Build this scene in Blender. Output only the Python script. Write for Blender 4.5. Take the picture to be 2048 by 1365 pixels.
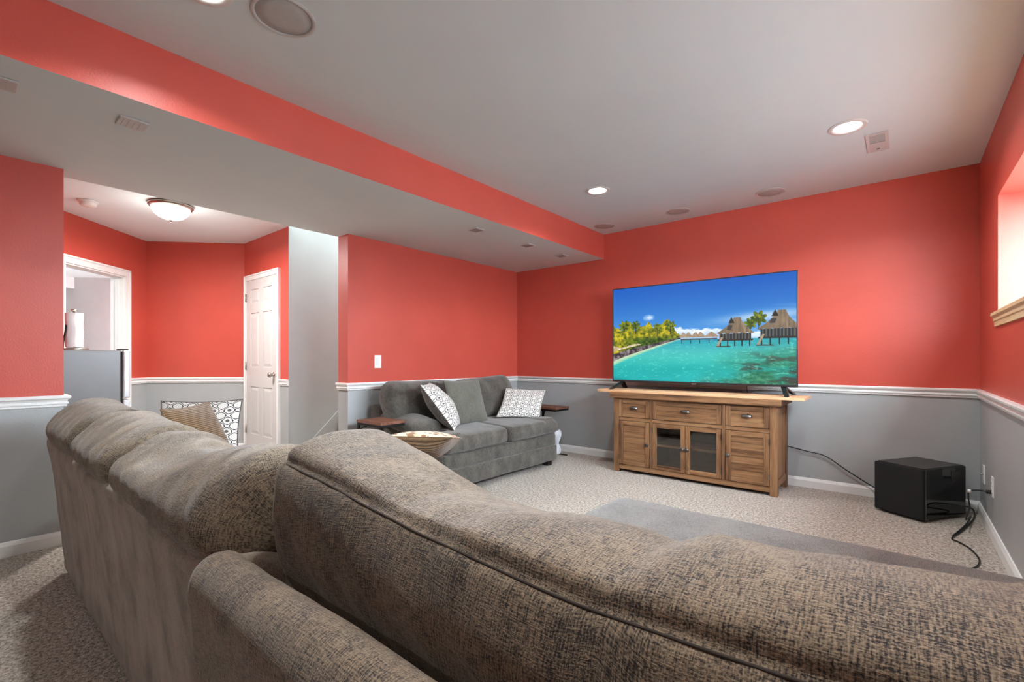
import bpy, bmesh, math, random
import numpy as np
from mathutils import Vector, Matrix, noise as mnoise

for o in list(bpy.data.objects):
    bpy.data.objects.remove(o, do_unlink=True)
scene = bpy.context.scene
COL = scene.collection
R = math.radians
random.seed(7)

# ------------------------------------------------------------------ camera
F, TH, HY, ZC = 937.04, 0.6928, 719.69, 1.0688
cd = bpy.data.cameras.new('camera')
cam = bpy.data.objects.new('camera', cd); COL.objects.link(cam)
cam.location = (0, 0, ZC)
cam.rotation_euler = (R(90), 0, TH)
cd.sensor_fit = 'HORIZONTAL'; cd.sensor_width = 36
cd.lens = 36 * F / 2048
cd.shift_y = (HY - 682.5) / 2048
cd.clip_start = 0.02; cd.clip_end = 60
scene.camera = cam

# ------------------------------------------------------------------ world, exposure
w = bpy.data.worlds.new('world'); scene.world = w
w.use_nodes = True
bg = w.node_tree.nodes['Background']
bg.inputs['Color'].default_value = (0.80, 0.90, 1.0, 1)
bg.inputs['Strength'].default_value = 58.0
vs = scene.view_settings
scene.display_settings.display_device = 'sRGB'
vs.view_transform = 'Standard'; vs.look = 'None'
vs.gamma = 1; vs.use_curve_mapping = False
vs.exposure = 0.12
scene.cycles.use_denoising = True
scene.cycles.use_adaptive_sampling = True
scene.cycles.adaptive_threshold = 0.025
scene.cycles.diffuse_bounces = 4
scene.cycles.max_bounces = 8
scene.cycles.sample_clamp_indirect = 6
CAN_W = 13.5
WARM = (0.96, 1.0, 1.0)

# ------------------------------------------------------------------ helpers
def ray(px, py):
    u = (px - 1024) / F; v = (HY - py) / F
    return (-math.sin(TH) + u * math.cos(TH), math.cos(TH) + u * math.sin(TH), v)
def at(px, py, x=None, y=None, z=None):
    """point of the room seen at a pixel of the photograph, on a known plane (measuring aid)"""
    d = ray(px, py)
    t = x / d[0] if x is not None else y / d[1] if y is not None else (z - ZC) / d[2]
    return Vector((t * d[0], t * d[1], ZC + t * d[2]))

def tag(o, label=None, cat=None, group=None, kind=None):
    if label: o['label'] = label
    if cat: o['category'] = cat
    if group: o['group'] = group
    if kind: o['kind'] = kind
    return o
def empty(name, loc, rz=0.0):
    o = bpy.data.objects.new(name, None); COL.objects.link(o)
    o.location = loc; o.rotation_euler = (0, 0, rz); o.empty_display_size = 0.1
    return o
def link(name, me, mat=None, parent=None, smooth=False):
    if mat is not None:
        for m in (mat if isinstance(mat, (list, tuple)) else [mat]): me.materials.append(m)
    if smooth:
        me.polygons.foreach_set('use_smooth', [True] * len(me.polygons))
    o = bpy.data.objects.new(name, me); COL.objects.link(o)
    if parent is not None: o.parent = parent
    return o
def addbox(bm, x0, x1, y0, y1, z0, z1, bev=0.0, seg=2):
    vs_ = [bm.verts.new(p) for p in ((x0,y0,z0),(x1,y0,z0),(x1,y1,z0),(x0,y1,z0),(x0,y0,z1),(x1,y0,z1),(x1,y1,z1),(x0,y1,z1))]
    fs = [bm.faces.new([vs_[i] for i in q]) for q in ((3,2,1,0),(4,5,6,7),(0,1,5,4),(1,2,6,5),(2,3,7,6),(3,0,4,7))]
    if bev > 0:
        es = list({e for f in fs for e in f.edges})
        bmesh.ops.bevel(bm, geom=es, offset=bev, segments=seg, affect='EDGES', profile=0.5)
    return vs_
def bmesh_obj(name, bm, mat, parent=None, smooth=False):
    bmesh.ops.recalc_face_normals(bm, faces=bm.faces[:])
    me = bpy.data.meshes.new(name); bm.to_mesh(me); bm.free()
    return link(name, me, mat, parent, smooth)
def box(name, x0, x1, y0, y1, z0, z1, mat, parent=None, bev=0.0, seg=2, smooth=False):
    bm = bmesh.new(); addbox(bm, x0, x1, y0, y1, z0, z1, bev, seg)
    return bmesh_obj(name, bm, mat, parent, smooth)
def boxes(name, lst, mat, parent=None, bev=0.0):
    bm = bmesh.new()
    for b in lst: addbox(bm, *b, bev)
    return bmesh_obj(name, bm, mat, parent)
def prism(name, poly, axis, a0, a1, mat, parent=None, bev=0.0):
    """poly: 2D points; axis 'x': poly=(y,z), 'y': poly=(x,z), 'z': poly=(x,y)"""
    bm = bmesh.new()
    def p3(p, a):
        return {'x': (a, p[0], p[1]), 'y': (p[0], a, p[1]), 'z': (p[0], p[1], a)}[axis]
    A = [bm.verts.new(p3(p, a0)) for p in poly]; B = [bm.verts.new(p3(p, a1)) for p in poly]
    n = len(poly)
    bm.faces.new(A); bm.faces.new(B[::-1])
    for i in range(n): bm.faces.new((A[i], B[i], B[(i+1) % n], A[(i+1) % n]))
    if bev > 0:
        bmesh.ops.bevel(bm, geom=bm.edges[:], offset=bev, segments=2, affect='EDGES')
    return bmesh_obj(name, bm, mat, parent)
def lathe_data(name, prof, n=32, loc=(0,0,0), axis='z'):
    vs_, fs = [], []
    m = len(prof)
    for k in range(n):
        a = 2*math.pi*k/n
        for r, h in prof:
            p = (r*math.cos(a), r*math.sin(a), h)
            if axis == 'y': p = (p[0], p[2], p[1])
            if axis == 'x': p = (p[2], p[0], p[1])
            vs_.append((p[0]+loc[0], p[1]+loc[1], p[2]+loc[2]))
    for k in range(n):
        for i in range(m-1):
            a, b = k*m+i, ((k+1) % n)*m+i
            fs.append((a, b, b+1, a+1))
    me = bpy.data.meshes.new(name); me.from_pydata(vs_, [], fs)
    bm = bmesh.new(); bm.from_mesh(me)
    bmesh.ops.remove_doubles(bm, verts=bm.verts[:], dist=1e-5)
    bmesh.ops.recalc_face_normals(bm, faces=bm.faces[:])
    bm.to_mesh(me); bm.free()
    return me
def lathe(name, prof, mat, parent=None, n=32, loc=(0,0,0), axis='z', smooth=True):
    return link(name, lathe_data(name, prof, n, loc, axis), mat, parent, smooth)
def catmull(pts, k=8, closed=False):
    P = [Vector(p) for p in pts]; out = []; n = len(P)
    rng = range(n if closed else n-1)
    for i in rng:
        if closed: a, b, c, d = P[(i-1) % n], P[i], P[(i+1) % n], P[(i+2) % n]
        else: a, b, c, d = P[max(i-1,0)], P[i], P[i+1], P[min(i+2,n-1)]
        for j in range(k):
            t = j/k
            out.append(0.5*((2*b)+(c-a)*t+(2*a-5*b+4*c-d)*t*t+(3*b-a-3*c+d)*t**3))
    if not closed: out.append(P[-1].copy())
    return out
def tube(name, pts, r, mat, parent=None, n=8, k=8, smooth_path=True):
    P = catmull(pts, k) if smooth_path else [Vector(p) for p in pts]
    vs_, fs = [], []
    up = Vector((0.13, 0.21, 0.97)); prev = None
    for i, p in enumerate(P):
        d = (P[min(i+1, len(P)-1)] - P[max(i-1, 0)]).normalized()
        if prev is None: s = d.cross(up if abs(d.dot(up)) < .95 else Vector((1,0,0))).normalized()
        else: s = (prev - d*prev.dot(d)).normalized()
        prev = s; q = d.cross(s)
        for j in range(n):
            a = 2*math.pi*j/n
            vs_.append(p + (s*math.cos(a) + q*math.sin(a))*r)
    for i in range(len(P)-1):
        for j in range(n):
            fs.append((i*n+j, i*n+(j+1) % n, (i+1)*n+(j+1) % n, (i+1)*n+j))
    fs.append(tuple(range(n))[::-1]); fs.append(tuple(range((len(P)-1)*n, len(P)*n)))
    me = bpy.data.meshes.new(name); me.from_pydata(vs_, [], fs)
    return link(name, me, mat, parent, True)
def sweep(name, path, prof, mat, parent=None):
    """run a moulding profile (n: out of the wall, z) along a 2D path; the wall side is on the left of the path"""
    P = [Vector(p) for p in path]; n = len(P); m = len(prof)
    vs_, fs = [], []
    for i in range(n):
        d0 = (P[i]-P[i-1]).normalized() if i > 0 else (P[1]-P[0]).normalized()
        d1 = (P[i+1]-P[i]).normalized() if i < n-1 else d0
        n0 = Vector((d0.y, -d0.x)); n1 = Vector((d1.y, -d1.x))
        b = (n0+n1).normalized(); b = b / max(0.3, b.dot(n0))
        for (o, z) in prof: vs_.append((P[i].x+b.x*o, P[i].y+b.y*o, z))
    for i in range(n-1):
        for j in range(m):
            a, c = i*m+j, i*m+(j+1) % m
            fs.append((a, c, c+m, a+m))
    fs.append(tuple(range(m))); fs.append(tuple(range((n-1)*m, n*m))[::-1])
    me = bpy.data.meshes.new(name); me.from_pydata(vs_, [], fs)
    bm = bmesh.new(); bm.from_mesh(me); bmesh.ops.recalc_face_normals(bm, faces=bm.faces[:]); bm.to_mesh(me); bm.free()
    return link(name, me, mat, parent)
def grid_mesh(name, V, closed_j=False, UV=None):
    """V: array (I,J,3)"""
    I, J = V.shape[:2]
    vs_ = V.reshape(-1, 3).tolist(); fs = []; uvs = []
    JJ = J if closed_j else J-1
    for i in range(I-1):
        for j in range(JJ):
            j2 = (j+1) % J
            fs.append((i*J+j, (i+1)*J+j, (i+1)*J+j2, i*J+j2))
            if UV is not None:
                jn = j+1
                uvs += [UV[i][j], UV[i+1][j], UV[i+1][jn], UV[i][jn]]
    me = bpy.data.meshes.new(name); me.from_pydata(vs_, [], fs)
    if UV is not None:
        l = me.uv_layers.new(name='UVMap')
        l.data.foreach_set('uv', np.array(uvs, dtype=np.float32).ravel())
    return me
def copy_tree(o, parent=None):
    c = o.copy(); COL.objects.link(c); c.parent = parent
    for ch in list(o.children): copy_tree(ch, c)
    return c

# ------------------------------------------------------------------ materials
def srgb(r, g, b):
    def f(c):
        c /= 255.0
        return c/12.92 if c <= 0.04045 else ((c+0.055)/1.055)**2.4
    return (f(r), f(g), f(b), 1)
class NT:
    def __init__(s, name):
        s.m = bpy.data.materials.new(name); s.m.use_nodes = True
        s.t = s.m.node_tree; s.b = s.t.nodes['Principled BSDF']; s.out = s.t.nodes['Material Output']
    def n(s, typ, **kw):
        nd = s.t.nodes.new(typ)
        for k, v in kw.items(): setattr(nd, k, v)
        return nd
    def l(s, a, b): s.t.links.new(a, b)
    def coord(s, out='Object', scale=(1,1,1), rot=(0,0,0)):
        c = s.n('ShaderNodeTexCoord'); mp = s.n('ShaderNodeMapping')
        mp.inputs['Scale'].default_value = scale; mp.inputs['Rotation'].default_value = rot
        s.l(c.outputs[out], mp.inputs['Vector']); return mp.outputs['Vector']
    def noise(s, vec, scale=1.0, detail=2.0, rough=0.5):
        nd = s.n('ShaderNodeTexNoise'); nd.inputs['Scale'].default_value = scale
        nd.inputs['Detail'].default_value = detail; nd.inputs['Roughness'].default_value = rough
        if vec is not None: s.l(vec, nd.inputs['Vector'])
        return nd.outputs['Fac']
    def math(s, op, a, b=None, clamp=False):
        nd = s.n('ShaderNodeMath', operation=op, use_clamp=clamp)
        for i, v in enumerate((a, b)):
            if v is None: continue
            if isinstance(v, (int, float)): nd.inputs[i].default_value = v
            else: s.l(v, nd.inputs[i])
        return nd.outputs[0]
    def ramp(s, fac, stops, interp='LINEAR'):
        nd = s.n('ShaderNodeValToRGB'); cr = nd.color_ramp; cr.interpolation = interp
        while len(cr.elements) < len(stops): cr.elements.new(0.5)
        for e, (p, c) in zip(cr.elements, stops): e.position = p; e.color = c
        s.l(fac, nd.inputs['Fac']); return nd.outputs['Color']
    def mix(s, fac, a, b):
        nd = s.n('ShaderNodeMix', data_type='RGBA')
        for sock, v in ((nd.inputs[0], fac), (nd.inputs[6], a), (nd.inputs[7], b)):
            if isinstance(v, (int, float)): sock.default_value = v
            elif isinstance(v, tuple): sock.default_value = v
            else: s.l(v, sock)
        return nd.outputs[2]
    def bump(s, h, strength=0.3, dist=0.01):
        nd = s.n('ShaderNodeBump'); nd.inputs['Strength'].default_value = strength; nd.inputs['Distance'].default_value = dist
        s.l(h, nd.inputs['Height']); s.l(nd.outputs[0], s.b.inputs['Normal'])
    def base(s, c):
        if isinstance(c, tuple): s.b.inputs['Base Color'].default_value = c
        else: s.l(c, s.b.inputs['Base Color'])
    def set(s, rough=None, metal=None, spec=None, sheen=None, coat=None):
        if rough is not None: s.b.inputs['Roughness'].default_value = rough
        if metal is not None: s.b.inputs['Metallic'].default_value = metal
        if spec is not None: s.b.inputs['Specular IOR Level'].default_value = spec
        if sheen is not None: s.b.inputs['Sheen Weight'].default_value = sheen
        if coat is not None: s.b.inputs['Coat Weight'].default_value = coat
        return s
M = {}
def plain(name, col, rough=0.5, metal=0.0, spec=0.5, vary=0.06, scale=6.0, bump=0.0):
    t = NT(name)
    v = t.coord('Object'); f = t.noise(v, scale, 3)
    d = tuple(c*(1-vary) for c in col[:3])+(1,); b = tuple(min(1, c*(1+vary)) for c in col[:3])+(1,)
    t.base(t.ramp(f, [(0.3, d), (0.7, b)])); t.set(rough, metal, spec)
    if bump: t.bump(t.noise(v, scale*20, 2), bump, 0.003)
    M[name] = t.m; return t.m

RED = srgb(192, 77, 63); GREY = srgb(170, 173, 173)
def paint(name, two):
    t = NT(name)
    v = t.coord('Object')
    mott = t.noise(v, 2.2, 3)
    def shade(c, a=0.05):
        return t.ramp(mott, [(0.3, tuple(k*(1-a) for k in c[:3])+(1,)), (0.7, tuple(min(1, k*(1+a)) for k in c[:3])+(1,))])
    if two == 'both':
        g = t.n('ShaderNodeNewGeometry'); sx = t.n('ShaderNodeSeparateXYZ'); t.l(g.outputs['Position'], sx.inputs[0])
        f = t.math('GREATER_THAN', sx.outputs['Z'], 0.835)
        t.base(t.mix(f, shade(GREY), shade(RED)))
    elif two == 'red': t.base(shade(RED))
    else: t.base(shade(GREY))
    t.bump(t.noise(v, 130, 2, 0.6), 0.18, 0.004)
    t.set(rough=0.43, spec=0.45)
    M[name] = t.m
paint('paint_two_tone', 'both'); paint('paint_red', 'red'); paint('paint_grey', 'grey')
t = NT('ceiling_paint'); v = t.coord('Object')
t.base(t.ramp(t.noise(v, 1.5, 3), [(0.3, srgb(229,240,243)), (0.7, srgb(234,245,248))])); t.bump(t.noise(v, 160, 2), 0.12, 0.003); t.set(rough=0.85, spec=0.2)
M['ceiling'] = t.m
plain('trim_white', srgb(238,238,236), 0.32, vary=0.012)
plain('door_white', srgb(208,207,205), 0.38, vary=0.012)
# carpet: frieze pile, beige with dark flecks
t = NT('carpet'); v = t.coord('Object')
n1 = t.noise(v, 62, 3, 0.7); n2 = t.noise(v, 150, 2, 0.6); n3 = t.noise(v, 2.2, 3)
f = t.math('ADD', t.math('MULTIPLY', n1, 0.62), t.math('MULTIPLY', n2, 0.38))
c = t.ramp(f, [(0.38, srgb(76,66,56)), (0.455, srgb(146,134,120)), (0.53, srgb(192,183,170)), (0.62, srgb(226,220,210))])
c2 = t.mix(t.math('MULTIPLY', n3, 0.22), c, srgb(176,160,142))
t.base(c2); t.bump(f, 0.9, 0.02); t.set(rough=0.95, spec=0.1, sheen=0.3)
M['carpet'] = t.m
# chenille tweed (sofa cushions) and plain chenille (frames): woven along the UV directions
def chenille(name, dark, mid, light, thread=1.0, contrast=1.0, sheen=0.35, big=0.45):
    t = NT(name)
    a = t.noise(t.coord('UV', (34*thread, 330*thread, 1)), 1, 2, 0.6)
    b = t.noise(t.coord('UV', (330*thread, 34*thread, 1)), 1, 2, 0.6)
    w1 = t.noise(t.coord('UV', (300*thread, 300*thread, 1)), 1, 1, 0.5)
    g = t.noise(t.coord('UV', (9, 5, 1)), 1, 3, 0.6)
    f = t.math('ADD', t.math('MULTIPLY', a, 0.46), t.math('MULTIPLY', b, 0.54))
    f = t.math('ADD', f, t.math('MULTIPLY', t.math('SUBTRACT', w1, 0.5), 0.45))
    f = t.math('ADD', f, t.math('MULTIPLY', t.math('SUBTRACT', g, 0.5), big))
    lo, hi = 0.5-0.13/contrast, 0.5+0.14/contrast
    t.base(t.ramp(f, [(lo, dark), (0.49, mid), (hi, light)]))
    t.bump(f, 0.55, 0.004); t.set(rough=0.9, spec=0.15, sheen=sheen)
    M[name] = t.m
chenille('tweed', srgb(48,42,38), srgb(112,99,83), srgb(150,133,110), thread=1.5, contrast=1.15, big=0.32)
chenille('back_chenille', srgb(106,94,83), srgb(152,139,125), srgb(178,164,149), thread=1.9, contrast=0.7, big=0.8)
chenille('shaded_chenille', srgb(46,43,39), srgb(80,76,70), srgb(106,102,94), thread=1.3, contrast=0.8, big=0.6)  # sectional fabric again, with the different light on the loveseat put into its colour
chenille('moss_chenille', srgb(64,62,55), srgb(96,95,86), srgb(116,114,105), thread=1.6, contrast=0.8, big=0.3)
plain('seam_dark', srgb(66,58,52), 0.95)
chenille('pale_chenille', srgb(62,58,55), srgb(100,96,91), srgb(124,119,113), thread=1.2, contrast=0.9, big=0.3)
# ribbed brown pillow backing
t = NT('brown_rib'); u = t.coord('UV', (1, 1, 1)); sx = t.n('ShaderNodeSeparateXYZ'); t.l(u, sx.inputs[0])
rib = t.math('SINE', t.math('MULTIPLY', sx.outputs['Y'], 2*math.pi/0.011))
rib = t.math('ADD', rib, t.math('MULTIPLY', t.noise(t.coord('UV', (30, 260, 1)), 1, 2), 2.2))
t.base(t.ramp(t.math('MULTIPLY', rib, 0.32), [(0.0, srgb(72,52,34)), (0.45, srgb(122,96,68)), (0.9, srgb(158,130,98))]))
t.bump(rib, 0.5, 0.004); t.set(rough=0.85, spec=0.15, sheen=0.3); M['brown_rib'] = t.m
# trellis print pillow
def trellis(name, line, ground, dot, pu=0.078, pv=0.062):
    t = NT(name); u = t.coord('UV', (1, 1, 1)); sx = t.n('ShaderNodeSeparateXYZ'); t.l(u, sx.inputs[0])
    wob = t.math('MULTIPLY', t.math('SUBTRACT', t.noise(t.coord('UV', (30, 30, 1)), 1, 1), 0.5), 0.5)
    a = t.math('COSINE', t.math('ADD', t.math('MULTIPLY', sx.outputs['X'], 2*math.pi/pu), wob))
    b = t.math('COSINE', t.math('ADD', t.math('MULTIPLY', sx.outputs['Y'], 2*math.pi/pv), wob))
    s = t.math('ADD', a, b)
    ln = t.math('LESS_THAN', t.math('ABSOLUTE', t.math('SUBTRACT', t.math('ABSOLUTE', s), 0.42)), 0.20)
    dt = t.math('GREATER_THAN', s, 1.68)
    t.base(t.mix(dt, t.mix(ln, ground, line), dot)); t.set(rough=0.8, spec=0.2, sheen=0.2); M[name] = t.m
trellis('trellis_print', srgb(44,42,46), srgb(214,210,204), srgb(92,86,84))
t = NT('tan_print'); vo = t.n('ShaderNodeTexVoronoi'); vo.inputs['Scale'].default_value = 1; t.l(t.coord('UV', (26, 26, 1)), vo.inputs['Vector'])
sp = t.n('ShaderNodeSeparateColor'); t.l(vo.outputs['Color'], sp.inputs[0])
t.base(t.ramp(sp.outputs[0], [(0.0, srgb(238,224,196)), (0.5, srgb(226,205,170)), (0.62, srgb(160,118,78)), (1.0, srgb(190,150,105))], 'CONSTANT')); t.set(rough=0.85, sheen=0.2); M['tan_print'] = t.m
# woods
def wood(name, dark, mid, light, axis, fine=1.0, rough=0.55, knots=True):
    t = NT(name)
    sc = {'x': (1.6, 26, 26), 'y': (26, 1.6, 26), 'z': (26, 26, 1.6)}[axis]
    oi = t.n('ShaderNodeObjectInfo')
    v = t.coord('Object', sc)
    va = t.n('ShaderNodeVectorMath', operation='ADD'); t.l(v, va.inputs[0])
    cm = t.n('ShaderNodeCombineXYZ'); rr = t.math('MULTIPLY', oi.outputs['Random'], 40)
    for k in range(3): t.l(rr, cm.inputs[k])
    t.l(cm.outputs[0], va.inputs[1])
    g = t.noise(va.outputs[0], 1.0*fine, 5, 0.62)
    f2 = t.noise(t.coord('Object', tuple(k*6 for k in sc)), fine, 2)
    f = t.math('ADD', t.math('MULTIPLY', g, 0.75), t.math('MULTIPLY', f2, 0.25))
    f = t.math('ADD', f, t.math('MULTIPLY', t.math('SUBTRACT', oi.outputs['Random'], 0.5), 0.10))
    c = t.ramp(f, [(0.34, dark), (0.5, mid), (0.66, light)])
    if knots:
        k = t.noise(t.coord('Object', tuple(q*0.45 for q in ((5, 9, 9) if axis == 'x' else (9, 9, 5)))), 1.4, 2)
        c = t.mix(t.math('MULTIPLY', t.math('GREATER_THAN', k, 0.70), 0.45), c, dark)
    t.base(c); t.bump(f, 0.25, 0.004); t.set(rough=rough, spec=0.3); M[name] = t.m
for ax in 'xyz': wood('rustic_'+ax, srgb(80,55,37), srgb(136,99,68), srgb(162,125,90), ax)
wood('oak_board', srgb(196,146,104), srgb(222,176,134), srgb(234,192,150), 'x', knots=False, rough=0.4)
wood('raw_pine', srgb(206,168,122), srgb(226,194,150), srgb(238,212,172), 'y', knots=False)
wood('walnut', srgb(70,44,34), srgb(112,74,58), srgb(140,98,80), 'x', knots=False, rough=0.4)
plain('wood_inside', srgb(82,64,52), 0.8, scale=20, vary=0.2)
plain('black_metal', srgb(34,33,34), 0.45, metal=0.6)
plain('black_plastic', srgb(22,22,23), 0.4)
plain('gloss_black', srgb(10,10,10), 0.08)
plain('satin_black', srgb(38,36,34), 0.35)
plain('grille_cloth', srgb(20,21,23), 0.9, bump=0.4, scale=30)
plain('silver', srgb(190,190,192), 0.25, metal=1.0)
plain('nickel', srgb(178,172,164), 0.28, metal=1.0)
plain('pewter', srgb(112,110,108), 0.3, metal=1.0, scale=40, vary=0.2)
plain('bezel', srgb(44,42,44), 0.35)
plain('cord_black', srgb(18,18,18), 0.5)
plain('plate_white', srgb(240,240,238), 0.35, vary=0.01)
plain('plastic_white', srgb(232,230,228), 0.4, vary=0.01)
plain('register_white', srgb(214,212,210), 0.45, vary=0.02)
plain('register_dark', srgb(120,118,118), 0.6)
plain('speaker_grille', srgb(196,194,192), 0.6, bump=0.5, scale=40, vary=0.03)
plain('speaker_rim', srgb(206,204,202), 0.5, vary=0.02)
plain('paper', srgb(244,243,240), 0.9, bump=0.3, scale=14, vary=0.02)
plain('fridge_side', srgb(112,111,111), 0.36, metal=0.3, scale=3, vary=0.08)
plain('fridge_steel', srgb(214,215,218), 0.4, metal=0.3, scale=3)
plain('gravel', srgb(184,188,190), 0.95, scale=14, vary=0.25, bump=0.4)
plain('rubber', srgb(24,24,26), 0.7)
plain('foot_black', srgb(20,19,18), 0.5)
t = NT('pane_glass'); mix = t.n('ShaderNodeMixShader'); tr = t.n('ShaderNodeBsdfTransparent'); gl = t.n('ShaderNodeBsdfGlossy')
gl.inputs['Roughness'].default_value = 0.03; mix.inputs[0].default_value = 0.10
tr.inputs['Color'].default_value = (0.93, 0.94, 0.94, 1)
t.l(tr.outputs[0], mix.inputs[1]); t.l(gl.outputs[0], mix.inputs[2]); t.l(mix.outputs[0], t.out.inputs['Surface']); M['glass'] = t.m
t = NT('sheer_plastic'); mix = t.n('ShaderNodeMixShader'); tr = t.n('ShaderNodeBsdfTransparent'); mix.inputs[0].default_value = 0.7
t.base(srgb(226,228,236)); t.set(rough=0.3); t.l(tr.outputs[0], mix.inputs[1]); t.l(t.b.outputs[0], mix.inputs[2]); t.l(mix.outputs[0], t.out.inputs['Surface']); M['sheer'] = t.m
def emis(name, col, s):
    t = NT(name); t.base(col); t.b.inputs['Emission Color'].default_value = col; t.b.inputs['Emission Strength'].default_value = s; M[name] = t.m
emis('lamp_white', (1, 0.97, 0.92, 1), 14)
emis('dome_glass', (1, 0.95, 0.88, 1), 3)
# screen picture comes from a colour attribute
t = NT('screen'); at_ = t.n('ShaderNodeAttribute'); at_.attribute_name = 'picture'
t.base((0.01, 0.01, 0.01, 1)); t.l(at_.outputs['Color'], t.b.inputs['Emission Color']); t.b.inputs['Emission Strength'].default_value = 1.0
t.set(rough=0.35, spec=0.2); M['screen'] = t.m

# ------------------------------------------------------------------ the room
XR, XL, XL2, D = 0.424, -3.729, -3.888, 4.596
XS, ZS, ZT = -2.504, 2.172, 2.44
YE, YN, YB = 2.241, 0.429, -3.0
XST = -4.847
A2 = Vector((-6.72, 1.47)); B2 = Vector((-5.97, YE))
DD = Vector((1, -1)).normalized(); NN = Vector((1, 1)).normalized()      # along / out of the hall wall with the doorway
LEN = (XL2 - A2.x) / DD.x
S_ = lambda o, label, cat: tag(o, label, cat, kind='structure')
S_(box('floor', -9.0, 0.8, YB-0.1, 6.2, -0.1, 0.0, M['carpet']), 'speckled beige frieze carpet covering the whole floor', 'carpet')
S_(box('ceiling', XL2, 0.8, YB-0.1, D+0.1, ZT, ZT+0.1, M['ceiling']), 'flat off-white main ceiling with the recessed lights', 'ceiling')
S_(box('wall_back', XL2, 0.8, D, D+0.1, 0, ZT, M['paint_two_tone']), 'coral red over grey wall behind the television', 'wall')
# right wall: basement window recess
WY0, WY1, WZ0, WZ1, WX = 0.9, 3.807, 1.32, 2.0, 0.72
S_(boxes('wall_right', [(XR, WX, YB, WY0, 0, ZT), (XR, WX, WY1, D, 0, ZT), (XR, WX, WY0, WY1, 0, WZ0), (XR, WX, WY0, WY1, WZ1, ZT)], M['paint_two_tone']),
   'coral red over grey side wall with a deep window recess', 'wall')
def window(name, y0, y1, z0, z1, x, label):
    o = empty(name, (x, (y0+y1)/2, z0)); S_(o, label, 'window')
    yc = (y0+y1)/2
    def bx(n, a, b, c, d, e, f, m): return box(n, a-x, b-x, c-yc, d-yc, e-z0, f-z0, m, o, 0.004)
    bx('window_frame', x-.05, x+.05, y0, y0+.05, z0, z1, M['plastic_white']); bx('window_frame', x-.05, x+.05, y1-.05, y1, z0, z1, M['plastic_white'])
    bx('window_frame', x-.05, x+.05, y0+.05, y1-.05, z0, z0+.05, M['plastic_white']); bx('window_frame', x-.05, x+.05, y0+.05, y1-.05, z1-.05, z1, M['plastic_white'])
    bx('mullion', x-.04, x+.04, yc-.03, yc+.03, z0+.05, z1-.05, M['plastic_white'])
    bx('pane', x-.004, x+.004, y0+.05, yc-.03, z0+.05, z1-.05, M['glass']); bx('pane', x-.004, x+.004, yc+.03, y1-.05, z0+.05, z1-.05, M['glass'])
window('window_1', WY0, WY1, WZ0, WZ1, WX-0.05, 'basement window at the outer end of the deep recess')
S_(box('added_ground', WX+.02, 30, -14, 22, .85, 1.0, M['gravel']), 'pale gravel added unseen outside the window to shape and bounce its daylight', 'ground')  # unseen ground, added to cut low daylight and bounce some to the ceiling
# raw timber sill moulding
sp_ = [(0.0, 1.335), (0.026, 1.335), (0.026, 1.318), (0.018, 1.310), (0.016, 1.290), (0.012, 1.284), (0.010, 1.258), (0.0, 1.258)]
S_(sweep('trim_1', [(XR, 3.85), (XR, WY0-0.05)], sp_, M['raw_pine']), 'unpainted pine moulding under the window recess', 'sill')
S_(box('trim_2', XR-0.001, WX-0.1, WY0+0.002, WY1-0.002, WZ0-0.02, WZ0+0.012, M['raw_pine']), 'unpainted pine board lying in the window recess', 'sill')
S_(box('wall_front', XL2, .8, YB-.1, YB, 0, ZT, M['paint_grey']), 'wall behind the viewer', 'wall')
# left wall in two pieces, soffit above
S_(box('wall_left_near', XL2, XL, YB, YN, 0, ZS, M['paint_two_tone']), 'coral red over grey wall left of the hall opening', 'wall')
S_(box('wall_left_far', XL2, XL, YE, D, 0, ZS, M['paint_two_tone']), 'coral red over grey wall behind the loveseat', 'wall')
bm = bmesh.new(); addbox(bm, XL2, XS, YB, D, ZS, ZT)
so = bmesh_obj('ceiling_soffit', bm, [M['ceiling'], M['paint_red']]); S_(so, 'dropped soffit with red side and off-white underside', 'soffit')
for p in so.data.polygons:
    if p.normal.x > 0.5: p.material_index = 1
# hall
def P45(d, n): q = A2 + DD*d + NN*n; return (q.x, q.y)
def slab45(lst):
    bm = bmesh.new()
    for d0, d1, n0, n1, z0, z1 in lst:
        q = [P45(d0, n0), P45(d1, n0), P45(d1, n1), P45(d0, n1)]
        v_ = [bm.verts.new((x, y, z)) for z in (z0, z1) for x, y in q]
        for f_ in ((3,2,1,0),(4,5,6,7),(0,1,5,4),(1,2,6,5),(2,3,7,6),(3,0,4,7)): bm.faces.new([v_[i] for i in f_])
    return bm
DO0, DO1, DOZ = 0.345, 1.11, 1.975
S_(bmesh_obj('wall_hall_left', slab45([(-.15, DO0, -.12, 0, 0, ZT), (DO1, LEN+.1, -.12, 0, 0, ZT), (DO0, DO1, -.12, 0, DOZ, ZT)]), M['paint_two_tone']), 'hall wall with the doorway behind the refrigerator', 'wall')
dab = (B2-A2).normalized(); nab = Vector((dab.y, -dab.x))
q = [A2, B2, B2 - nab*.12 , A2 - nab*.12]
S_(prism('wall_hall_angled', [(p.x, p.y) for p in q], 'z', 0, ZT, M['paint_two_tone']), 'angled hall wall between the doorway and the panel door', 'wall')
S_(box('wall_hall_door', B2.x-.1, XST-.0005, YE, YE+.12, 0, ZT, M['paint_two_tone']), 'hall wall holding the white panel door', 'wall')
S_(box('wall_stair', XST-.1, XST, YE+.001, 6.1, 0, 4.6, M['paint_grey']), 'plain grey wall along the staircase', 'wall')
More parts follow.
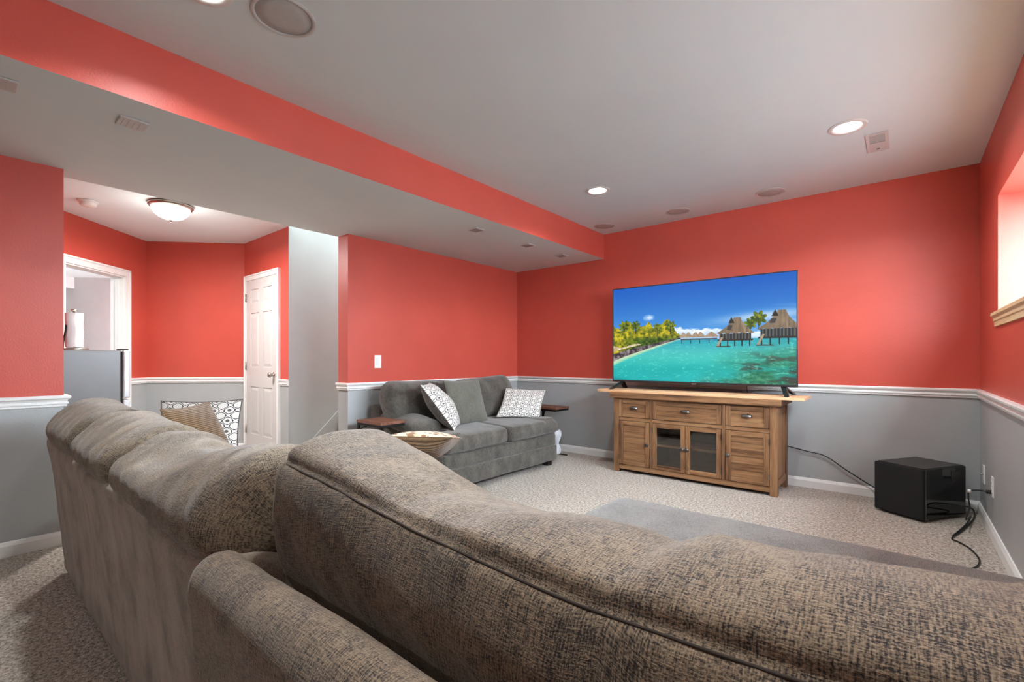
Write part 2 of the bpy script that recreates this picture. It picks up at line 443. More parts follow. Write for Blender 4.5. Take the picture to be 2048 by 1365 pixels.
S_(boxes('wall_stair_end', [(XST-.1, XL, 6.1, 6.2, 0, 4.6), (XL2, XL2+.06, YE-.12, 6.1, ZT+.1, 4.6), (XST-.1, XL2, YE-.12, YE, ZT+.1, 4.6), (XL2, XL2+.06, D+.1, 6.1, 0, ZT+.1)], M['paint_grey']), 'upper walls around the stairwell', 'wall')
S_(box('ceiling_stair', XST-.2, XL, YE-.2, 6.2, 4.6, 4.7, M['ceiling']), 'high ceiling over the stairwell', 'ceiling')
S_(box('ceiling_hall', -7.0, XL2, -1.7, YE, ZT, ZT+.1, M['ceiling']), 'off-white hall ceiling with the dome light', 'ceiling')
# side room seen through the doorway
S_(bmesh_obj('wall_side_room', slab45([(-1.2, 2.6, -2.3, -2.2, 0, 2.2), (-1.3, -1.2, -2.3, 0, 0, 2.2), (2.6, 2.7, -2.3, -.1, 0, 2.2), (1.02, 2.6, -2.2, -1.75, 0, 2.05)]), M['paint_grey']), 'grey walls of the side room beyond the doorway', 'wall')
S_(bmesh_obj('ceiling_side_room', slab45([(-1.3, 2.7, -2.3, -.12, 2.2, 2.25), (-1.2, 2.6, -2.2, -1.7, 2.05, 2.2)]), M['ceiling']), 'ceiling and bulkhead of the side room', 'ceiling')
# mouldings
RT = 0.863
rail = [(0.0, RT), (0.024, RT), (0.030, RT-.006), (0.029, RT-.016), (0.019, RT-.024), (0.014, RT-.034), (0.020, RT-.041), (0.020, RT-.048), (0.013, RT-.052), (0.013, RT-.062), (0.008, RT-.066), (0.0, RT-.066)]
base_ = [(0.0, 0.0), (0.014, 0.0), (0.014, 0.058), (0.010, 0.068), (0.006, 0.078), (0.0, 0.08)]
T1 = P45(DO0-.068, 0); T2 = P45(DO1+.068, 0)
CL0, CL1 = -5.93, -5.03          # outer edges of the panel-door casing
runs = [('right', [(XL2, YE), (XL, YE), (XL, D), (XR, D), (XR, YB)], 'white chair rail along the loveseat, television and window walls'),
        ('left', [(XL, YB), (XL, YN), (XL2, YN)], 'white chair rail on the wall left of the hall opening'),
        ('hall', [T1, (A2.x, A2.y), (B2.x, B2.y), (CL0, YE)], 'white chair rail around the angled hall corner'),
        ('hall_end', [(CL1, YE), (XST, YE)], 'short piece of white chair rail right of the panel door')]
for k, (nm, path, lab) in enumerate(runs):
    S_(sweep('trim_%d' % (k+3), path, rail, M['trim_white']), lab, 'chair rail')
    S_(sweep('baseboard_'+nm, path, base_, M['trim_white']), lab.replace('chair rail', 'baseboard'), 'baseboard')
# doorway casing (45 degree wall)
cs = 0.068
o = S_(bmesh_obj('trim_9', slab45([(DO0-cs, DO0+.004, 0, .016, 0, DOZ+cs), (DO0-cs, DO0-cs+.018, .016, .024, 0, DOZ+cs), (DO1, DO1+cs, 0, .016, 0, DOZ+cs), (DO0, DO1, 0, .016, DOZ-.004, DOZ+cs), (DO0-cs, DO1+cs, .016, .024, DOZ+cs-.018, DOZ+cs),
    (DO0, DO0+.018, -.13, 0, 0, DOZ), (DO1-.018, DO1, -.13, 0, 0, DOZ), (DO0, DO1, -.13, 0, DOZ-.018, DOZ), (DO0+.018, DO0+.03, -.08, -.045, 0, DOZ-.018), (DO0+.018, DO1-.018, -.08, -.045, DOZ-.03, DOZ-.018)]), M['trim_white']), 'white door casing and jamb around the side-room doorway', 'door frame')
# panel door in the hall
o = S_(empty('door_1', ((CL0+CL1)/2, YE, 0)), 'white six-panel door with brushed knob and three hinges', 'door')
W2 = (CL1-CL0)/2
boxes('casing', [(-W2, -W2+.06, -.018, 0, 0, 2.04), (W2-.06, W2, -.018, 0, 0, 2.04), (-W2+.06, W2-.06, -.018, 0, 1.98, 2.04), (-W2, -W2+.016, -.026, -.018, 0, 2.04), (W2-.016, W2, -.026, -.018, 0, 2.04), (-W2+.016, W2-.016, -.026, -.018, 2.024, 2.04)], M['trim_white'], o)
sl = box('slab', -W2+.063, W2-.063, -.006, -.001, .012, 1.977, M['door_white'], o)
DWD = 2*(W2-.063)
xs0 = [-W2+.063+.11, -W2+.063+.11+(DWD-.33)/2+.11]; pw = (DWD-.33)/2
def frame_rect(bm, x0, x1, z0, z1, y0, y1, ww):
    addbox(bm, x0, x0+ww, y0, y1, z0, z1); addbox(bm, x1-ww, x1, y0, y1, z0, z1); addbox(bm, x0+ww, x1-ww, y0, y1, z0, z0+ww); addbox(bm, x0+ww, x1-ww, y0, y1, z1-ww, z1)
bm = bmesh.new()
zz = [(.22, .76), (.98, 1.60), (1.71, 1.87)]
X0, X1 = -W2+.063, W2-.063
for a, b in ((X0, X0+.11), (X1-.11, X1), (xs0[0]+pw, xs0[1])): addbox(bm, a, b, -.014, -.006, .012, 1.977)
for xx in xs0:
    for a, b in ((.012, .22), (.76, .98), (1.60, 1.71), (1.87, 1.977)): addbox(bm, xx, xx+pw, -.014, -.006, a, b)
bmesh_obj('stile', bm, M['door_white'], o)
for xx in xs0:
    for a, b in zz:
        bm = bmesh.new()
        v_ = addbox(bm, xx+.012, xx+pw-.012, -.013, -.006, a+.012, b-.012)
        for q_ in v_:
            if q_.co.y < -.01:
                q_.co.x += .028 if q_.co.x < xx+pw/2 else -.028; q_.co.z += .03 if q_.co.z < (a+b)/2 else -.03
        bmesh_obj('panel', bm, M['door_white'], o)
for z in (.22, .95, 1.74): lathe('hinge', [(0, 0), (.007, 0), (.007, .09), (0, .09)], M['nickel'], o, 10, (-W2+.062, -.024, z))
kn = lathe('knob', [(0, -.075), (.018, -.074), (.027, -.062), (.027, -.052), (.014, -.042), (.011, -.020), (.030, -.018), (.032, -.012), (0, -.012)], M['nickel'], o, 24, (W2-.063-.06, 0, .905), 'y')
box('latch', W2-.064, W2-.058, -.02, -.012, .885, .93, M['nickel'], o)
# staircase
st = S_(empty('staircase', (XST, 2.45, 0)), 'carpeted staircase with painted skirt board', 'staircase')
for i in range(14):
    box('tread', 0.02, XL2-XST-.005, .12+i*.205, .12+(i+1)*.205+.03, 0, (i+1)*.19, M['carpet'], st, 0.012)
prism('skirt_board', [(-.1, 0), (-.1, .09), (2.9, 2.90), (2.9, 0)], 'x', 0.0, .018, M['paint_grey'], st)

# ------------------------------------------------------------------ lamps
def recessed(x, y, label, watts=CAN_W):
    o = empty('recessed_light', (x, y, ZT)); tag(o, label, 'ceiling light', 'recessed ceiling lights')
    lathe('trim_ring', [(.068, -.001), (.074, -.006), (.094, -.006), (.098, -.001), (.098, 0), (.068, 0)], M['plate_white'], o, 40)
    lathe('lens', [(0, -.002), (.068, -.002), (.068, -.0005), (0, -.0005)], M['lamp_white'], o, 32)
    ld = bpy.data.lights.new('downlight', 'AREA'); ld.shape = 'DISK'; ld.size = .13; ld.energy = watts; ld.color = WARM; ld.spread = R(146)
    lo = bpy.data.objects.new('downlight', ld); COL.objects.link(lo); lo.parent = o; lo.location = (0, 0, -.012)
    return o
recessed(-.242, 3.385, 'recessed ceiling light beside the small air register')
recessed(-1.891, 3.365, 'recessed ceiling light near the red soffit and television wall')
recessed(-1.974, .60, 'recessed ceiling light cut by the top edge beside the big round speaker')
recessed(-.242, .60, 'recessed ceiling light above the viewer', 9.5)
recessed(-1.95, -1.9, 'unseen recessed light added behind the viewer to brighten the sofa back', 13.0)  # fill lamp added out of view, lifts the dim backs of the sofa
# hall dome light
o = empty('dome_light', (-4.96, 1.26, ZT)); tag(o, 'frosted glass dome light with nickel rim on the hall ceiling', 'ceiling light')
lathe('rim', [(0, 0), (.155, 0), (.168, -.012), (.168, -.022), (.158, -.034), (.14, -.04), (.14, -.02), (0, -.02)], M['nickel'], o, 48)
lathe('glass_bowl', [(.145, -.034), (.142, -.055), (.125, -.085), (.095, -.112), (.055, -.13), (.0, -.137)], M['dome_glass'], o, 40)
lathe('finial', [(0, -.135), (.012, -.137), (.014, -.143), (.006, -.148), (.009, -.155), (0, -.162)], M['nickel'], o, 16)
ld = bpy.data.lights.new('bulb', 'POINT'); ld.energy = 6; ld.color = (1, .95, .9); ld.shadow_soft_size = .14
lo = bpy.data.objects.new('bulb', ld); COL.objects.link(lo); lo.parent = o; lo.location = (0, 0, -.34)
ld = bpy.data.lights.new('bulb', 'AREA'); ld.shape = 'DISK'; ld.size = .24; ld.energy = 46; ld.color = (1, .96, .92)
lo = bpy.data.objects.new('bulb', ld); COL.objects.link(lo); lo.parent = o; lo.location = (0, 0, -.165)
o = empty('stair_light', (-4.36, 3.6, 4.6)); tag(o, 'ceiling light high up in the stairwell', 'ceiling light')
lathe('glass_bowl', [(.16, 0), (.15, -.05), (.1, -.09), (0, -.11)], M['dome_glass'], o, 32)
ld = bpy.data.lights.new('bulb', 'POINT'); ld.energy = 520; ld.color = (.92, 1, .99); ld.shadow_soft_size = .12
lo = bpy.data.objects.new('bulb', ld); COL.objects.link(lo); lo.parent = o; lo.location = (0, 0, -.25)
sr = A2 + DD*1.2 + NN*(-1.0)
o = empty('side_room_fill', (sr.x, sr.y, 2.2)); tag(o, 'unseen light added to brighten the side room', 'ceiling light')  # lamp added out of sight to light the room beyond the doorway
lathe('glass_bowl', [(.14, 0), (.13, -.04), (.08, -.07), (0, -.085)], M['dome_glass'], o, 32)
ld = bpy.data.lights.new('bulb', 'POINT'); ld.energy = 12; ld.color = (.95, 1, 1); ld.shadow_soft_size = .1
lo = bpy.data.objects.new('bulb', ld); COL.objects.link(lo); lo.parent = o; lo.location = (0, 0, -.2)

# ceiling fittings
def speaker(x, y, r, label):
    o = empty('ceiling_speaker', (x, y, ZT)); tag(o, label, 'speaker', 'round in-ceiling speakers')
    lathe('rim', [(r*.86, 0), (r*.86, -.004), (r*.93, -.008), (r, -.003), (r, 0)], M['speaker_rim'], o, 48)
    lathe('grille', [(0, -.0045), (r*.5, -.004), (r*.86, -.002), (r*.86, 0), (0, 0)], M['speaker_grille'], o, 48)
speaker(-1.896, .858, .120, 'large round ceiling speaker at the top edge of the picture')
speaker(-2.34, 4.30, .106, 'round ceiling speaker in the corner beside the soffit')
speaker(-1.589, 4.31, .108, 'round ceiling speaker above the left half of the television')
speaker(-.825, 4.305, .110, 'round ceiling speaker above the right half of the television')
# air register on the main ceiling
o = empty('air_register', (-.113, 3.736, ZT)); tag(o, 'white louvred air register beside a recessed light', 'vent')
bm = bmesh.new()
for a in ((-.045, -.03, -.155, .155), (.03, .045, -.155, .155), (-.03, .03, -.155, -.13), (-.03, .03, .13, .155)): addbox(bm, a[0]*1.25, a[1]*1.25, a[2], a[3], -.008, 0, .002)
bmesh_obj('frame', bm, M['register_white'], o)
box('backing', -.0375, .0375, -.13, .13, -.003, -.0005, M['register_dark'], o)
for k in range(7): box('louvre', -.0375, .0375, -.125+k*.0175, -.125+k*.0175+.006, -.007, -.003, M['register_white'], o)
box('damper_panel', -.0375, .0375, .0, .128, -.0065, -.003, M['register_white'], o)
box('lever', -.008, .008, .10, .106, -.012, -.006, M['register_dark'], o)
def soffit_vent(x, y, label, sx=.055, sy=.055):
    o = empty('soffit_vent', (x, y, ZS)); tag(o, label, 'vent', 'small vents under the soffit')
    box('plate', -sx, sx, -sy, sy, -.010, 0, M['register_white'], o, .003)
    for k in range(4): box('slot', -sx*.75, sx*.75, -sy*.7+k*sy*.38, -sy*.7+k*sy*.38+sy*.14, -.0115, -.010, M['register_dark'] if y > 1 else M['register_white'], o)
soffit_vent(-2.767, 2.857, 'small square soffit vent nearest the hall of the far three')
soffit_vent(-2.76, 3.558, 'small square soffit vent, middle of the far three')
soffit_vent(-2.761, 4.146, 'small square soffit vent closest to the television wall')
soffit_vent(-2.75, .55, 'pale rectangular soffit vent above the hall opening')
soffit_vent(-2.745, .125, 'pale soffit vent at the left edge of the picture')
o = empty('smoke_detector', (-5.40, .775, ZT)); tag(o, 'white round smoke detector on the hall ceiling', 'smoke detector')
lathe('base', [(0, 0), (.072, 0), (.072, -.012), (.066, -.018), (0, -.018)], M['plastic_white'], o, 32)
lathe('cover', [(.060, -.016), (.058, -.038), (.048, -.046), (0, -.048)], M['plastic_white'], o, 32)

# ------------------------------------------------------------------ soft furnishing builders
def displace(me, fn):
    me.update()
    co = [v.co.copy() for v in me.vertices]; no = [v.normal.copy() for v in me.vertices]
    for v, c, n in zip(me.vertices, co, no): v.co = c + n*fn(c)
def smoothstep(a, b, x):
    t = max(0.0, min(1.0, (x-a)/(b-a))); return t*t*(3-2*t)
def interp(x, xs, ys):
    return float(np.interp(x, xs, ys))
def loft(name, s0, s1, section, mat, parent, n=60, k=8, round0=0.1, round1=0.1, power=2.5, axis='x', fn=None, minimum=0.0):
    """a stuffed shape: closed sections run along an axis, rounded off at both ends. section(s) -> list of 2D control points"""
    # samples, denser at the ends
    u = np.linspace(0, 1, n); ss = []
    for t in u: ss.append(s0 + (s1-s0)*(0.5-0.5*math.cos(math.pi*t))*0.55 + (s1-s0)*t*0.45)
    rows, uvs = [], []
    for s in ss:
        ctrl = [(p[0], p[1], 0) for p in section(s)]
        sec = catmull(ctrl, k, True)
        c = sum(sec, Vector())/len(sec)
        def kk(e, r): 
            if r <= 0 or e >= r: return 1.0
            return max(minimum, (1-(1-e/r)**power)**(1/power)) if e > 0 else minimum
        q = kk(abs(s-s0), round0)*kk(abs(s1-s), round1)
        sec = [c + (p-c)*q for p in sec]
        arc = [0.0]
        base = catmull(ctrl, k, True)
        for i in range(len(base)): arc.append(arc[-1] + (base[(i+1) % len(base)]-base[i]).length)
        rows.append([((s, p.x, p.y) if axis == 'x' else (p.x, s, p.y)) for p in sec])
        uvs.append([(s, a) for a in arc])
    me = grid_mesh(name, np.array(rows), True, uvs)
    bm = bmesh.new(); bm.from_mesh(me)
    bmesh.ops.remove_doubles(bm, verts=bm.verts[:], dist=1e-4)
    es = [e for e in bm.edges if e.is_boundary]
    if es: bmesh.ops.holes_fill(bm, edges=es)
    bmesh.ops.recalc_face_normals(bm, faces=bm.faces[:])
    bm.to_mesh(me); bm.free()
    if fn: displace(me, fn)
    return link(name, me, mat, parent, True)
def box_uv(me):
    """UVs in metres from the dominant normal"""
    l = me.uv_layers.get('UVMap') or me.uv_layers.new(name='UVMap')
    for p in me.polygons:
        n = p.normal; a = max(range(3), key=lambda i: abs(n[i]))
        for li in p.loop_indices:
            c = me.vertices[me.loops[li].vertex_index].co
            l.data[li].uv = (c.y, c.z) if a == 0 else (c.x, c.z) if a == 1 else (c.x, c.y)
def soft_box(name, x0, x1, y0, y1, z0, z1, r, mat, parent, bulge=0.0, cuts=10, seed=0, amp=0.004):
    """upholstered block: rounded edges, subdivided, slightly puffed"""
    bm = bmesh.new(); addbox(bm, x0, x1, y0, y1, z0, z1, r, 4)
    bmesh.ops.recalc_face_normals(bm, faces=bm.faces[:])
    big = [e for e in bm.edges if e.calc_length() > 0.12]
    bmesh.ops.subdivide_edges(bm, edges=big, cuts=cuts, use_grid_fill=True)
    me = bpy.data.meshes.new(name); bm.to_mesh(me); bm.free()
    c = Vector(((x0+x1)/2, (y0+y1)/2, (z0+z1)/2)); h = Vector(((x1-x0)/2, (y1-y0)/2, (z1-z0)/2))
    def fn(p):
        q = [min(1, abs((p[i]-c[i])/h[i])) for i in range(3)]
        q.sort(); f = (1-q[0]**2)*(1-q[1]**2)
        return bulge*f + amp*mnoise.noise(Vector((p.x*6+seed, p.y*6, p.z*6)))
    displace(me, fn); me.update(); box_uv(me)
    return link(name, me, mat, parent, True)
def pillow(name, bl, e1, e2, thick, mat_front, mat_back, label, cat='pillow', group=None, pinch=0.07, n=26, seed=0, front_bias=0.5):
    """square pillow from its bottom-left corner and its two edge vectors; front is e1 x e2"""
    bl, e1, e2 = Vector(bl), Vector(e1), Vector(e2)
    nn = e1.cross(e2).normalized(); c = bl + (e1+e2)*0.5
    root = empty(name, c + nn*0 - Vector((0, 0, 0))); tag(root, label, cat, group)
    for side, mat, nm in ((1, mat_front, 'front_cover'), (-1, mat_back, 'back_cover')):
        V = np.zeros((n+1, n+1, 3)); UV = []
        for i in range(n+1):
            row = []
            for j in range(n+1):
                u = math.sin(math.pi/2*(2*i/n-1)); v = math.sin(math.pi/2*(2*j/n-1))
                uu = u*(1-pinch*(1-v*v)) ; vv = v*(1-pinch*(1-u*u))
                # seams pulled in, corners keep their ears
                h = thick*(front_bias if side > 0 else 1-front_bias)*2*((1-u**2)*(1-v**2))**0.55*0.5
                h *= 1+0.14*mnoise.noise(Vector((u*1.8+seed, v*1.8, side*3.0)))
                p = e1*(uu*.5) + e2*(vv*.5) + nn*h*side
                V[i, j] = p; row.append((u*e1.length*.5, v*e2.length*.5))
            UV.append(row)
        me = grid_mesh(nm, V, False, UV)
        if side < 0: me.flip_normals()
        o = link(nm, me, mat, root, True)
    # welt around the edge
    edge = []
    for k in range(80):
        a = k/80*4; s = int(a); f_ = a-s
        uv = [(-1+2*f_, -1), (1, -1+2*f_), (1-2*f_, 1), (-1, 1-2*f_)][s]
        u, v = uv
        uu = u*(1-pinch*(1-v*v)); vv = v*(1-pinch*(1-u*u))
        edge.append(e1*(uu*.5)+e2*(vv*.5))
    edge.append(edge[0])
    tube('welt', edge, .004, mat_back, root, 6, 1, False)
    return root

# ------------------------------------------------------------------ sectional sofa, three-seat part
SX0, SX1 = -3.27, -0.955
sofa = empty('sectional_sofa', ((SX0+SX1)/2, .75, 0)); sofa.location = (0, 0, 0)
tag(sofa, 'long grey-brown chenille sectional sofa seen from behind, three loose back cushions', 'sofa')
def creases(seed, amp, fx=3.0, fz=6.0):
    def fn(p):
        a = mnoise.noise(Vector((p.x*fx+seed, p.y*4, p.z*fz)))
        b = mnoise.noise(Vector((p.x*fx*3.1+p.z*9+seed, p.y*6, p.z*3+p.x*4)))
        return amp*(a + 0.5*(1-abs(b)*2.2))
    return fn
def back_frame(x0, x1, yb, yt, zt, th, nm, parent, seed):
    def sec(s):
        w = .008*math.sin(s*7+seed) ; z = zt + .010*math.sin(s*4.1+seed*2)
        return [(yt+w, z-.05), (yt+.012+w, z-.014), (yt+th*.5, z), (yt+th-.015, z-.014), (yt+th, z-.05), (yb+th+.02, .35), (yb+th+.02, .04), (yb+th*.5, .03), (yb+.004, .03), (yb, .06), (yb+(yt-yb)*.35+w, .30), (yb+(yt-yb)*.7+w, .52)]
    return loft(nm, x0, x1, sec, M['back_chenille'], parent, 70, 5, .05, .05, 3.0, fn=creases(seed, .006, 3.5, 1.2), minimum=.75)
back_frame(SX0, SX1, .375, .315, .69, .14, 'back_frame', sofa, 1.0)
soft_box('base', SX0+.02, SX1, .45, 1.22, .05, .31, .03, M['back_chenille'], sofa, .006)
# arm at the far end, two-part outer panel
soft_box('arm', SX0-.005, SX0+.20, .40, .98, .05, .56, .04, M['back_chenille'], sofa, .01, seed=2)
loft('arm_pad', .36, 1.0, lambda s: [(SX0-.03, .56), (SX0-.035, .62), (SX0+.03, .665), (SX0+.14, .665), (SX0+.22, .62), (SX0+.22, .555), (SX0+.1, .53)], M['tweed'], sofa, 40, 5, .06, .06, 2.5, 'y', creases(4.4, .006))
SW = (SX1-(SX0+.21))/3
for k in range(3):
    a = SX0+.21+k*SW
    soft_box('seat_cushion', a+.004, a+SW-.004, .47, 1.26, .305, .475, .05, M['tweed'], sofa, .02, seed=k*3)
for k, (sx_, sy_) in enumerate(((SX0+.05, .42), (SX0+.05, 1.14), (SX1-.10, .42), (SX1-.10, 1.14))):
    box('foot', sx_, sx_+.06, sy_, sy_+.06, 0, .055, M['foot_black'], sofa, .004)
def back_cushion(x0, x1, ridge, seed, lean=0.0, slump=None):
    def sec(s):
        t = (s-x0)/(x1-x0); r = ridge(t); d = .03*math.sin(math.pi*t)
        y = lean + (slump(t) if slump else 0)
        return [(.332+y, .662), (.312+y-d*.5, .705), (.322+y-d*.6, .765), (.385+y, r-.022), (.47+y, r), (.56+y, r-.018), (.64+y, .74), (.67+y+d, .62), (.64+y, .51), (.55+y, .48), (.46+y, .51), (.39+y, .60)]
    return sec
CX = [-3.24, -2.56, -1.90, -0.99]
ridges = [lambda t: .875-.03*t, lambda t: .862-.03*t, lambda t: .838-.040*math.exp(-((t-.42)/.2)**2)+.026*t]
def wrinkle(x0, x1, seed, amp):
    c = creases(seed, amp*.45, 2.4, 4.0)
    def fn(p):
        # soft folds running over the top, strongest near both ends
        e = min(p.x-x0, x1-p.x)
        f = math.sin(2*math.pi*(p.x+.35*(p.z-.75)+.5*(p.y-.4))/.105+seed)*math.exp(-max(0, e)/.20)*smoothstep(.03, .12, e)
        top = smoothstep(.66, .74, p.z)
        return c(p) + amp*.75*f*top
    return fn
for k in range(3):
    x0, x1 = CX[k], CX[k+1]+(.055 if k < 2 else 0)
    loft('back_cushion', x0, x1, back_cushion(x0, x1, ridges[k], k), M['tweed'], sofa, 90, 9, .13, .13, 2.2, fn=wrinkle(x0, x1, 2.0+k*5.3, .012))

# ------------------------------------------------------------------ sectional sofa, chaise part
HX0, HX1 = -.945, .36
ch = empty('sectional_chaise', (0, 0, 0))
tag(ch, 'grey-brown tweed chaise in the foreground with one very wide back cushion', 'chaise')
def sec(s):
    return [(.262, .62), (.256, .675), (.264, .712), (.288, .733), (.318, .733), (.340, .712), (.350, .66), (.40, .40), (.42, .05), (.34, .03), (.305, .03), (.295, .10), (.275, .42)]
loft('back_frame', HX0, HX1, sec, M['tweed'], ch, 60, 6, .035, .035, 3.0, fn=creases(8.2, .004, 3, 2), minimum=.8)
soft_box('base', HX0+.01, HX1, .40, 1.80, .05, .30, .03, M['back_chenille'], ch, .006, seed=3)
soft_box('seat_cushion', HX0, HX1, .42, 1.86, .295, .488, .05, M['pale_chenille'], ch, .02, 14, seed=5)
for sx_, sy_ in ((HX0+.04, .40), (HX0+.04, 1.72), (HX1-.1, .40), (HX1-.1, 1.72)):
    box('foot', sx_, sx_+.06, sy_, sy_+.06, 0, .055, M['foot_black'], ch, .004)
# silhouette of the wide cushion, measured over its ridge
sil = [(562, 915), (590, 895.0), (640, 869.6), (700, 859.9), (780, 905), (900, 985), (1000, 1016), (1100, 1030), (1250, 1065.8), (1320, 1100.3), (1400, 1085.0), (1500, 1107.5), (1700, 1144.9), (2048, 1211.9), (2300, 1205), (2700, 1262)]
RX = []; RZ = []
for px, py in sil:
    p = at(px, py, y=.53); RX.append(p.x); RZ.append(p.z)
BX0, BX1 = -.937, .40
SXS = []; SZS = []
for px, py in ((562, 917), (660, 962), (789, 1028), (943, 1105), (1174, 1203), (1300, 1244), (1378, 1270), (1531, 1320), (1635, 1353), (1900, 1430)):
    p = at(px, py, y=.403); SXS.append(p.x); SZS.append(p.z)
def bigsec(s):
    r = max(.80, interp(s, RX, RZ)); z = min(interp(s, SXS, SZS), r-.012)
    d = .02*math.sin(math.pi*(s-BX0)/(BX1-BX0))
    return [(.403, z), (.452, (z+r)/2+.010), (.53, r), (.63, r-.03), (.70+d, .74), (.71+d, .60), (.66, .54), (.57, .515), (.48, .54), (.435-d*.4, .61), (.40-d*.7, .69), (.386-d*.7, z-.075)]
def big_fn(p):
    z = interp(p.x, SXS, SZS)
    g_ = math.exp(-((p.z-z)/.009)**2) *(1-smoothstep(.405, .425, p.y)) if p.x > BX0+.02 else 0.0
    return creases(3.3, .006, 3.2, 4.0)(p) - .009*g_
bigc = loft('back_cushion', BX0, BX1, bigsec, M['tweed'], ch, 150, 14, .055, .12, 2.4, fn=big_fn)
# sewn seam along the back upper edge
seam = []
for k in range(60):
    q = BX0+.012+(BX1-.06-BX0-.012)*k/59
    seam.append((q, .40, interp(q, SXS, SZS)))
seam_pts = []
for q in seam:
    ok, loc, nrm, idx = bigc.closest_point_on_mesh(Vector(q))
    seam_pts.append(loc + nrm*.0005)
for _ in range(3):
    seam_pts = [seam_pts[0]] + [(seam_pts[i-1]+seam_pts[i]*2+seam_pts[i+1])/4 for i in range(1, len(seam_pts)-1)] + [seam_pts[-1]]
tube('seam', seam_pts, .0017, M['seam_dark'], bigc, 6, 2)
# ------------------------------------------------------------------ ottoman with a cushion lying on it
ot = empty('ottoman', (0, 0, 0)); tag(ot, 'low grey-brown ottoman hidden in front of the sofa', 'ottoman')
soft_box('body', -2.75, -2.25, 1.45, 1.95, .05, .42, .04, M['back_chenille'], ot, .01, 6)
for a in (-2.72, -2.34):
    for b in (1.48, 1.86): box('foot', a, a+.06, b, b+.06, 0, .055, M['foot_black'], ot, .004)
pillow('ottoman_pillow', (-2.585, 1.805, .57), (.34, .29, -.01), (-.26, .34, -.075), .20, M['tan_print'], M['brown_rib'], 'brown ribbed pillow with a cream and tan printed face lying flat before the loveseat', group='loose pillows', front_bias=.22, seed=3)
pillow('sofa_pillow', (-2.60, .745, .47), (-.32, .30, 0), (-.10, -.10, .36), .15, M['brown_rib'], M['brown_rib'], 'brown ribbed pillow standing on the long sofa before a black and white one', group='loose pillows', seed=5)
pillow('sofa_pillow', (-3.16, .73, .475), (.25, .33, 0), (-.05, .04, .36), .11, M['trellis_print'], M['trellis_print'], 'black and white trellis pillow half hidden behind a brown one on the long sofa', group='loose pillows', seed=9)

# ------------------------------------------------------------------ loveseat
LX, LB, LY0, LY1 = -2.69, -3.66, 2.42, 3.94
lv = empty('loveseat', (0, 0, 0)); tag(lv, 'two-seat loveseat in sectional fabric coloured darker for the light on it, against the left red wall', 'loveseat')
g = M['shaded_chenille']
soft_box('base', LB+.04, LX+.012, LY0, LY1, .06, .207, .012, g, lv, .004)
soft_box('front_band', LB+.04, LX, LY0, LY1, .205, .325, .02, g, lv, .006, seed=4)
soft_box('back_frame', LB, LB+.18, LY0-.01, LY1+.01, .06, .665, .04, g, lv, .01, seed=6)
ym = 3.185
def t_cushion(y0, y1, arm_lo, seed):
    # T cushion: its front part runs out before the arm
    def sec(q):
        e = (q-y0) if arm_lo else (y1-q)
        k = smoothstep(.20, .245, e); xb = -2.90*(1-k) + (LB+.28)*k
        m = (xb+LX)/2
        return [(LX+.018, .345), (LX+.034, .39), (LX+.026, .435), (LX-.02, .468), (m+.06, .484), (m-.06, .484), (xb+.03, .474), (xb, .44), (xb-.004, .39), (xb+.02, .335), (m, .326), (LX-.03, .328)]
    return loft('seat_cushion', y0, y1, sec, g, lv, 60, 6, .05, .05, 2.6, 'y', creases(seed, .004, 4, 4), .35)
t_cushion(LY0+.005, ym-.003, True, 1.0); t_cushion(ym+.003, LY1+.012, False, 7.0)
def arm(y0, y1, seed):
    ar = soft_box('arm', LB+.1, -3.0, y0+.01, y1-.01, .06, .50, .03, g, lv, .008, seed=seed)
    yc = (y0+y1)/2; hw = (y1-y0)/2+.022
    def sec(s):
        t = (s-(LB+.14))/(-2.955-(LB+.14)); z = .615-.075*t**1.5; w_ = hw*(1+.08*t)
        return [(yc-w_*1.02, z-.075), (yc-w_*.86, z-.02), (yc-w_*.3, z+.012), (yc+w_*.35, z+.012), (yc+w_*.86, z-.02), (yc+w_*1.0, z-.08), (yc+w_*.7, z-.125), (yc, z-.135), (yc-w_*.7, z-.125)]
    loft('arm_pad', LB+.14, -2.945, sec, g, lv, 46, 6, .07, .10, 2.3, fn=creases(seed, .007, 5, 5))
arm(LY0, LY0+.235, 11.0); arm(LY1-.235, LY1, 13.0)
def lback(y0, y1, zt0, zt1, seed):
    def sec(s):
        t = (s-y0)/(y1-y0); z = zt0+(zt1-zt0)*t; d = .03*math.sin(math.pi*t)
        return [(LB+.10, z-.14), (LB+.13, z-.04), (LB+.20, z), (LB+.29, z-.02), (LB+.35+d, z-.12), (LB+.40+d, z-.26), (LB+.41, .50), (LB+.33, .46), (LB+.22, .49), (LB+.16, .60)]
    def fn(p):
        return creases(seed, .009, 4, 4)(p) - .012*math.exp(-((p.y-(y0+y1)/2)/.05)**2)*smoothstep(-3.4, -3.3, p.x)
    # a dip in the left cushion's top
    return loft('back_cushion', y0, y1, sec, g, lv, 60, 7, .13, .10, 2.3, 'y', fn)
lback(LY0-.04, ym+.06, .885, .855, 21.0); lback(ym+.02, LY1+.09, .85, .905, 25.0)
for a, b in ((LX-.11, LY1-.09), (LX-.11, LY0+.02), (LB+.08, LY1-.09), (LB+.08, LY0+.02)):
    box('foot', a, a+.07, b, b+.07, 0, .062, M['foot_black'], lv, .004)
pillow('loveseat_pillow', (-3.035, 2.845, .475), (0, .46, 0), (-.17, .04, .40), .14, M['moss_chenille'], M['moss_chenille'], 'plain grey-green pillow in the middle of the loveseat', group='loose pillows', seed=12)
pillow('loveseat_pillow', (-3.07, 3.45, .50), (.24, .40, -.03), (-.13, .30, .27), .11, M['trellis_print'], M['shaded_chenille'], 'black and white trellis pillow slumped on the right seat of the loveseat', group='loose pillows', seed=14)
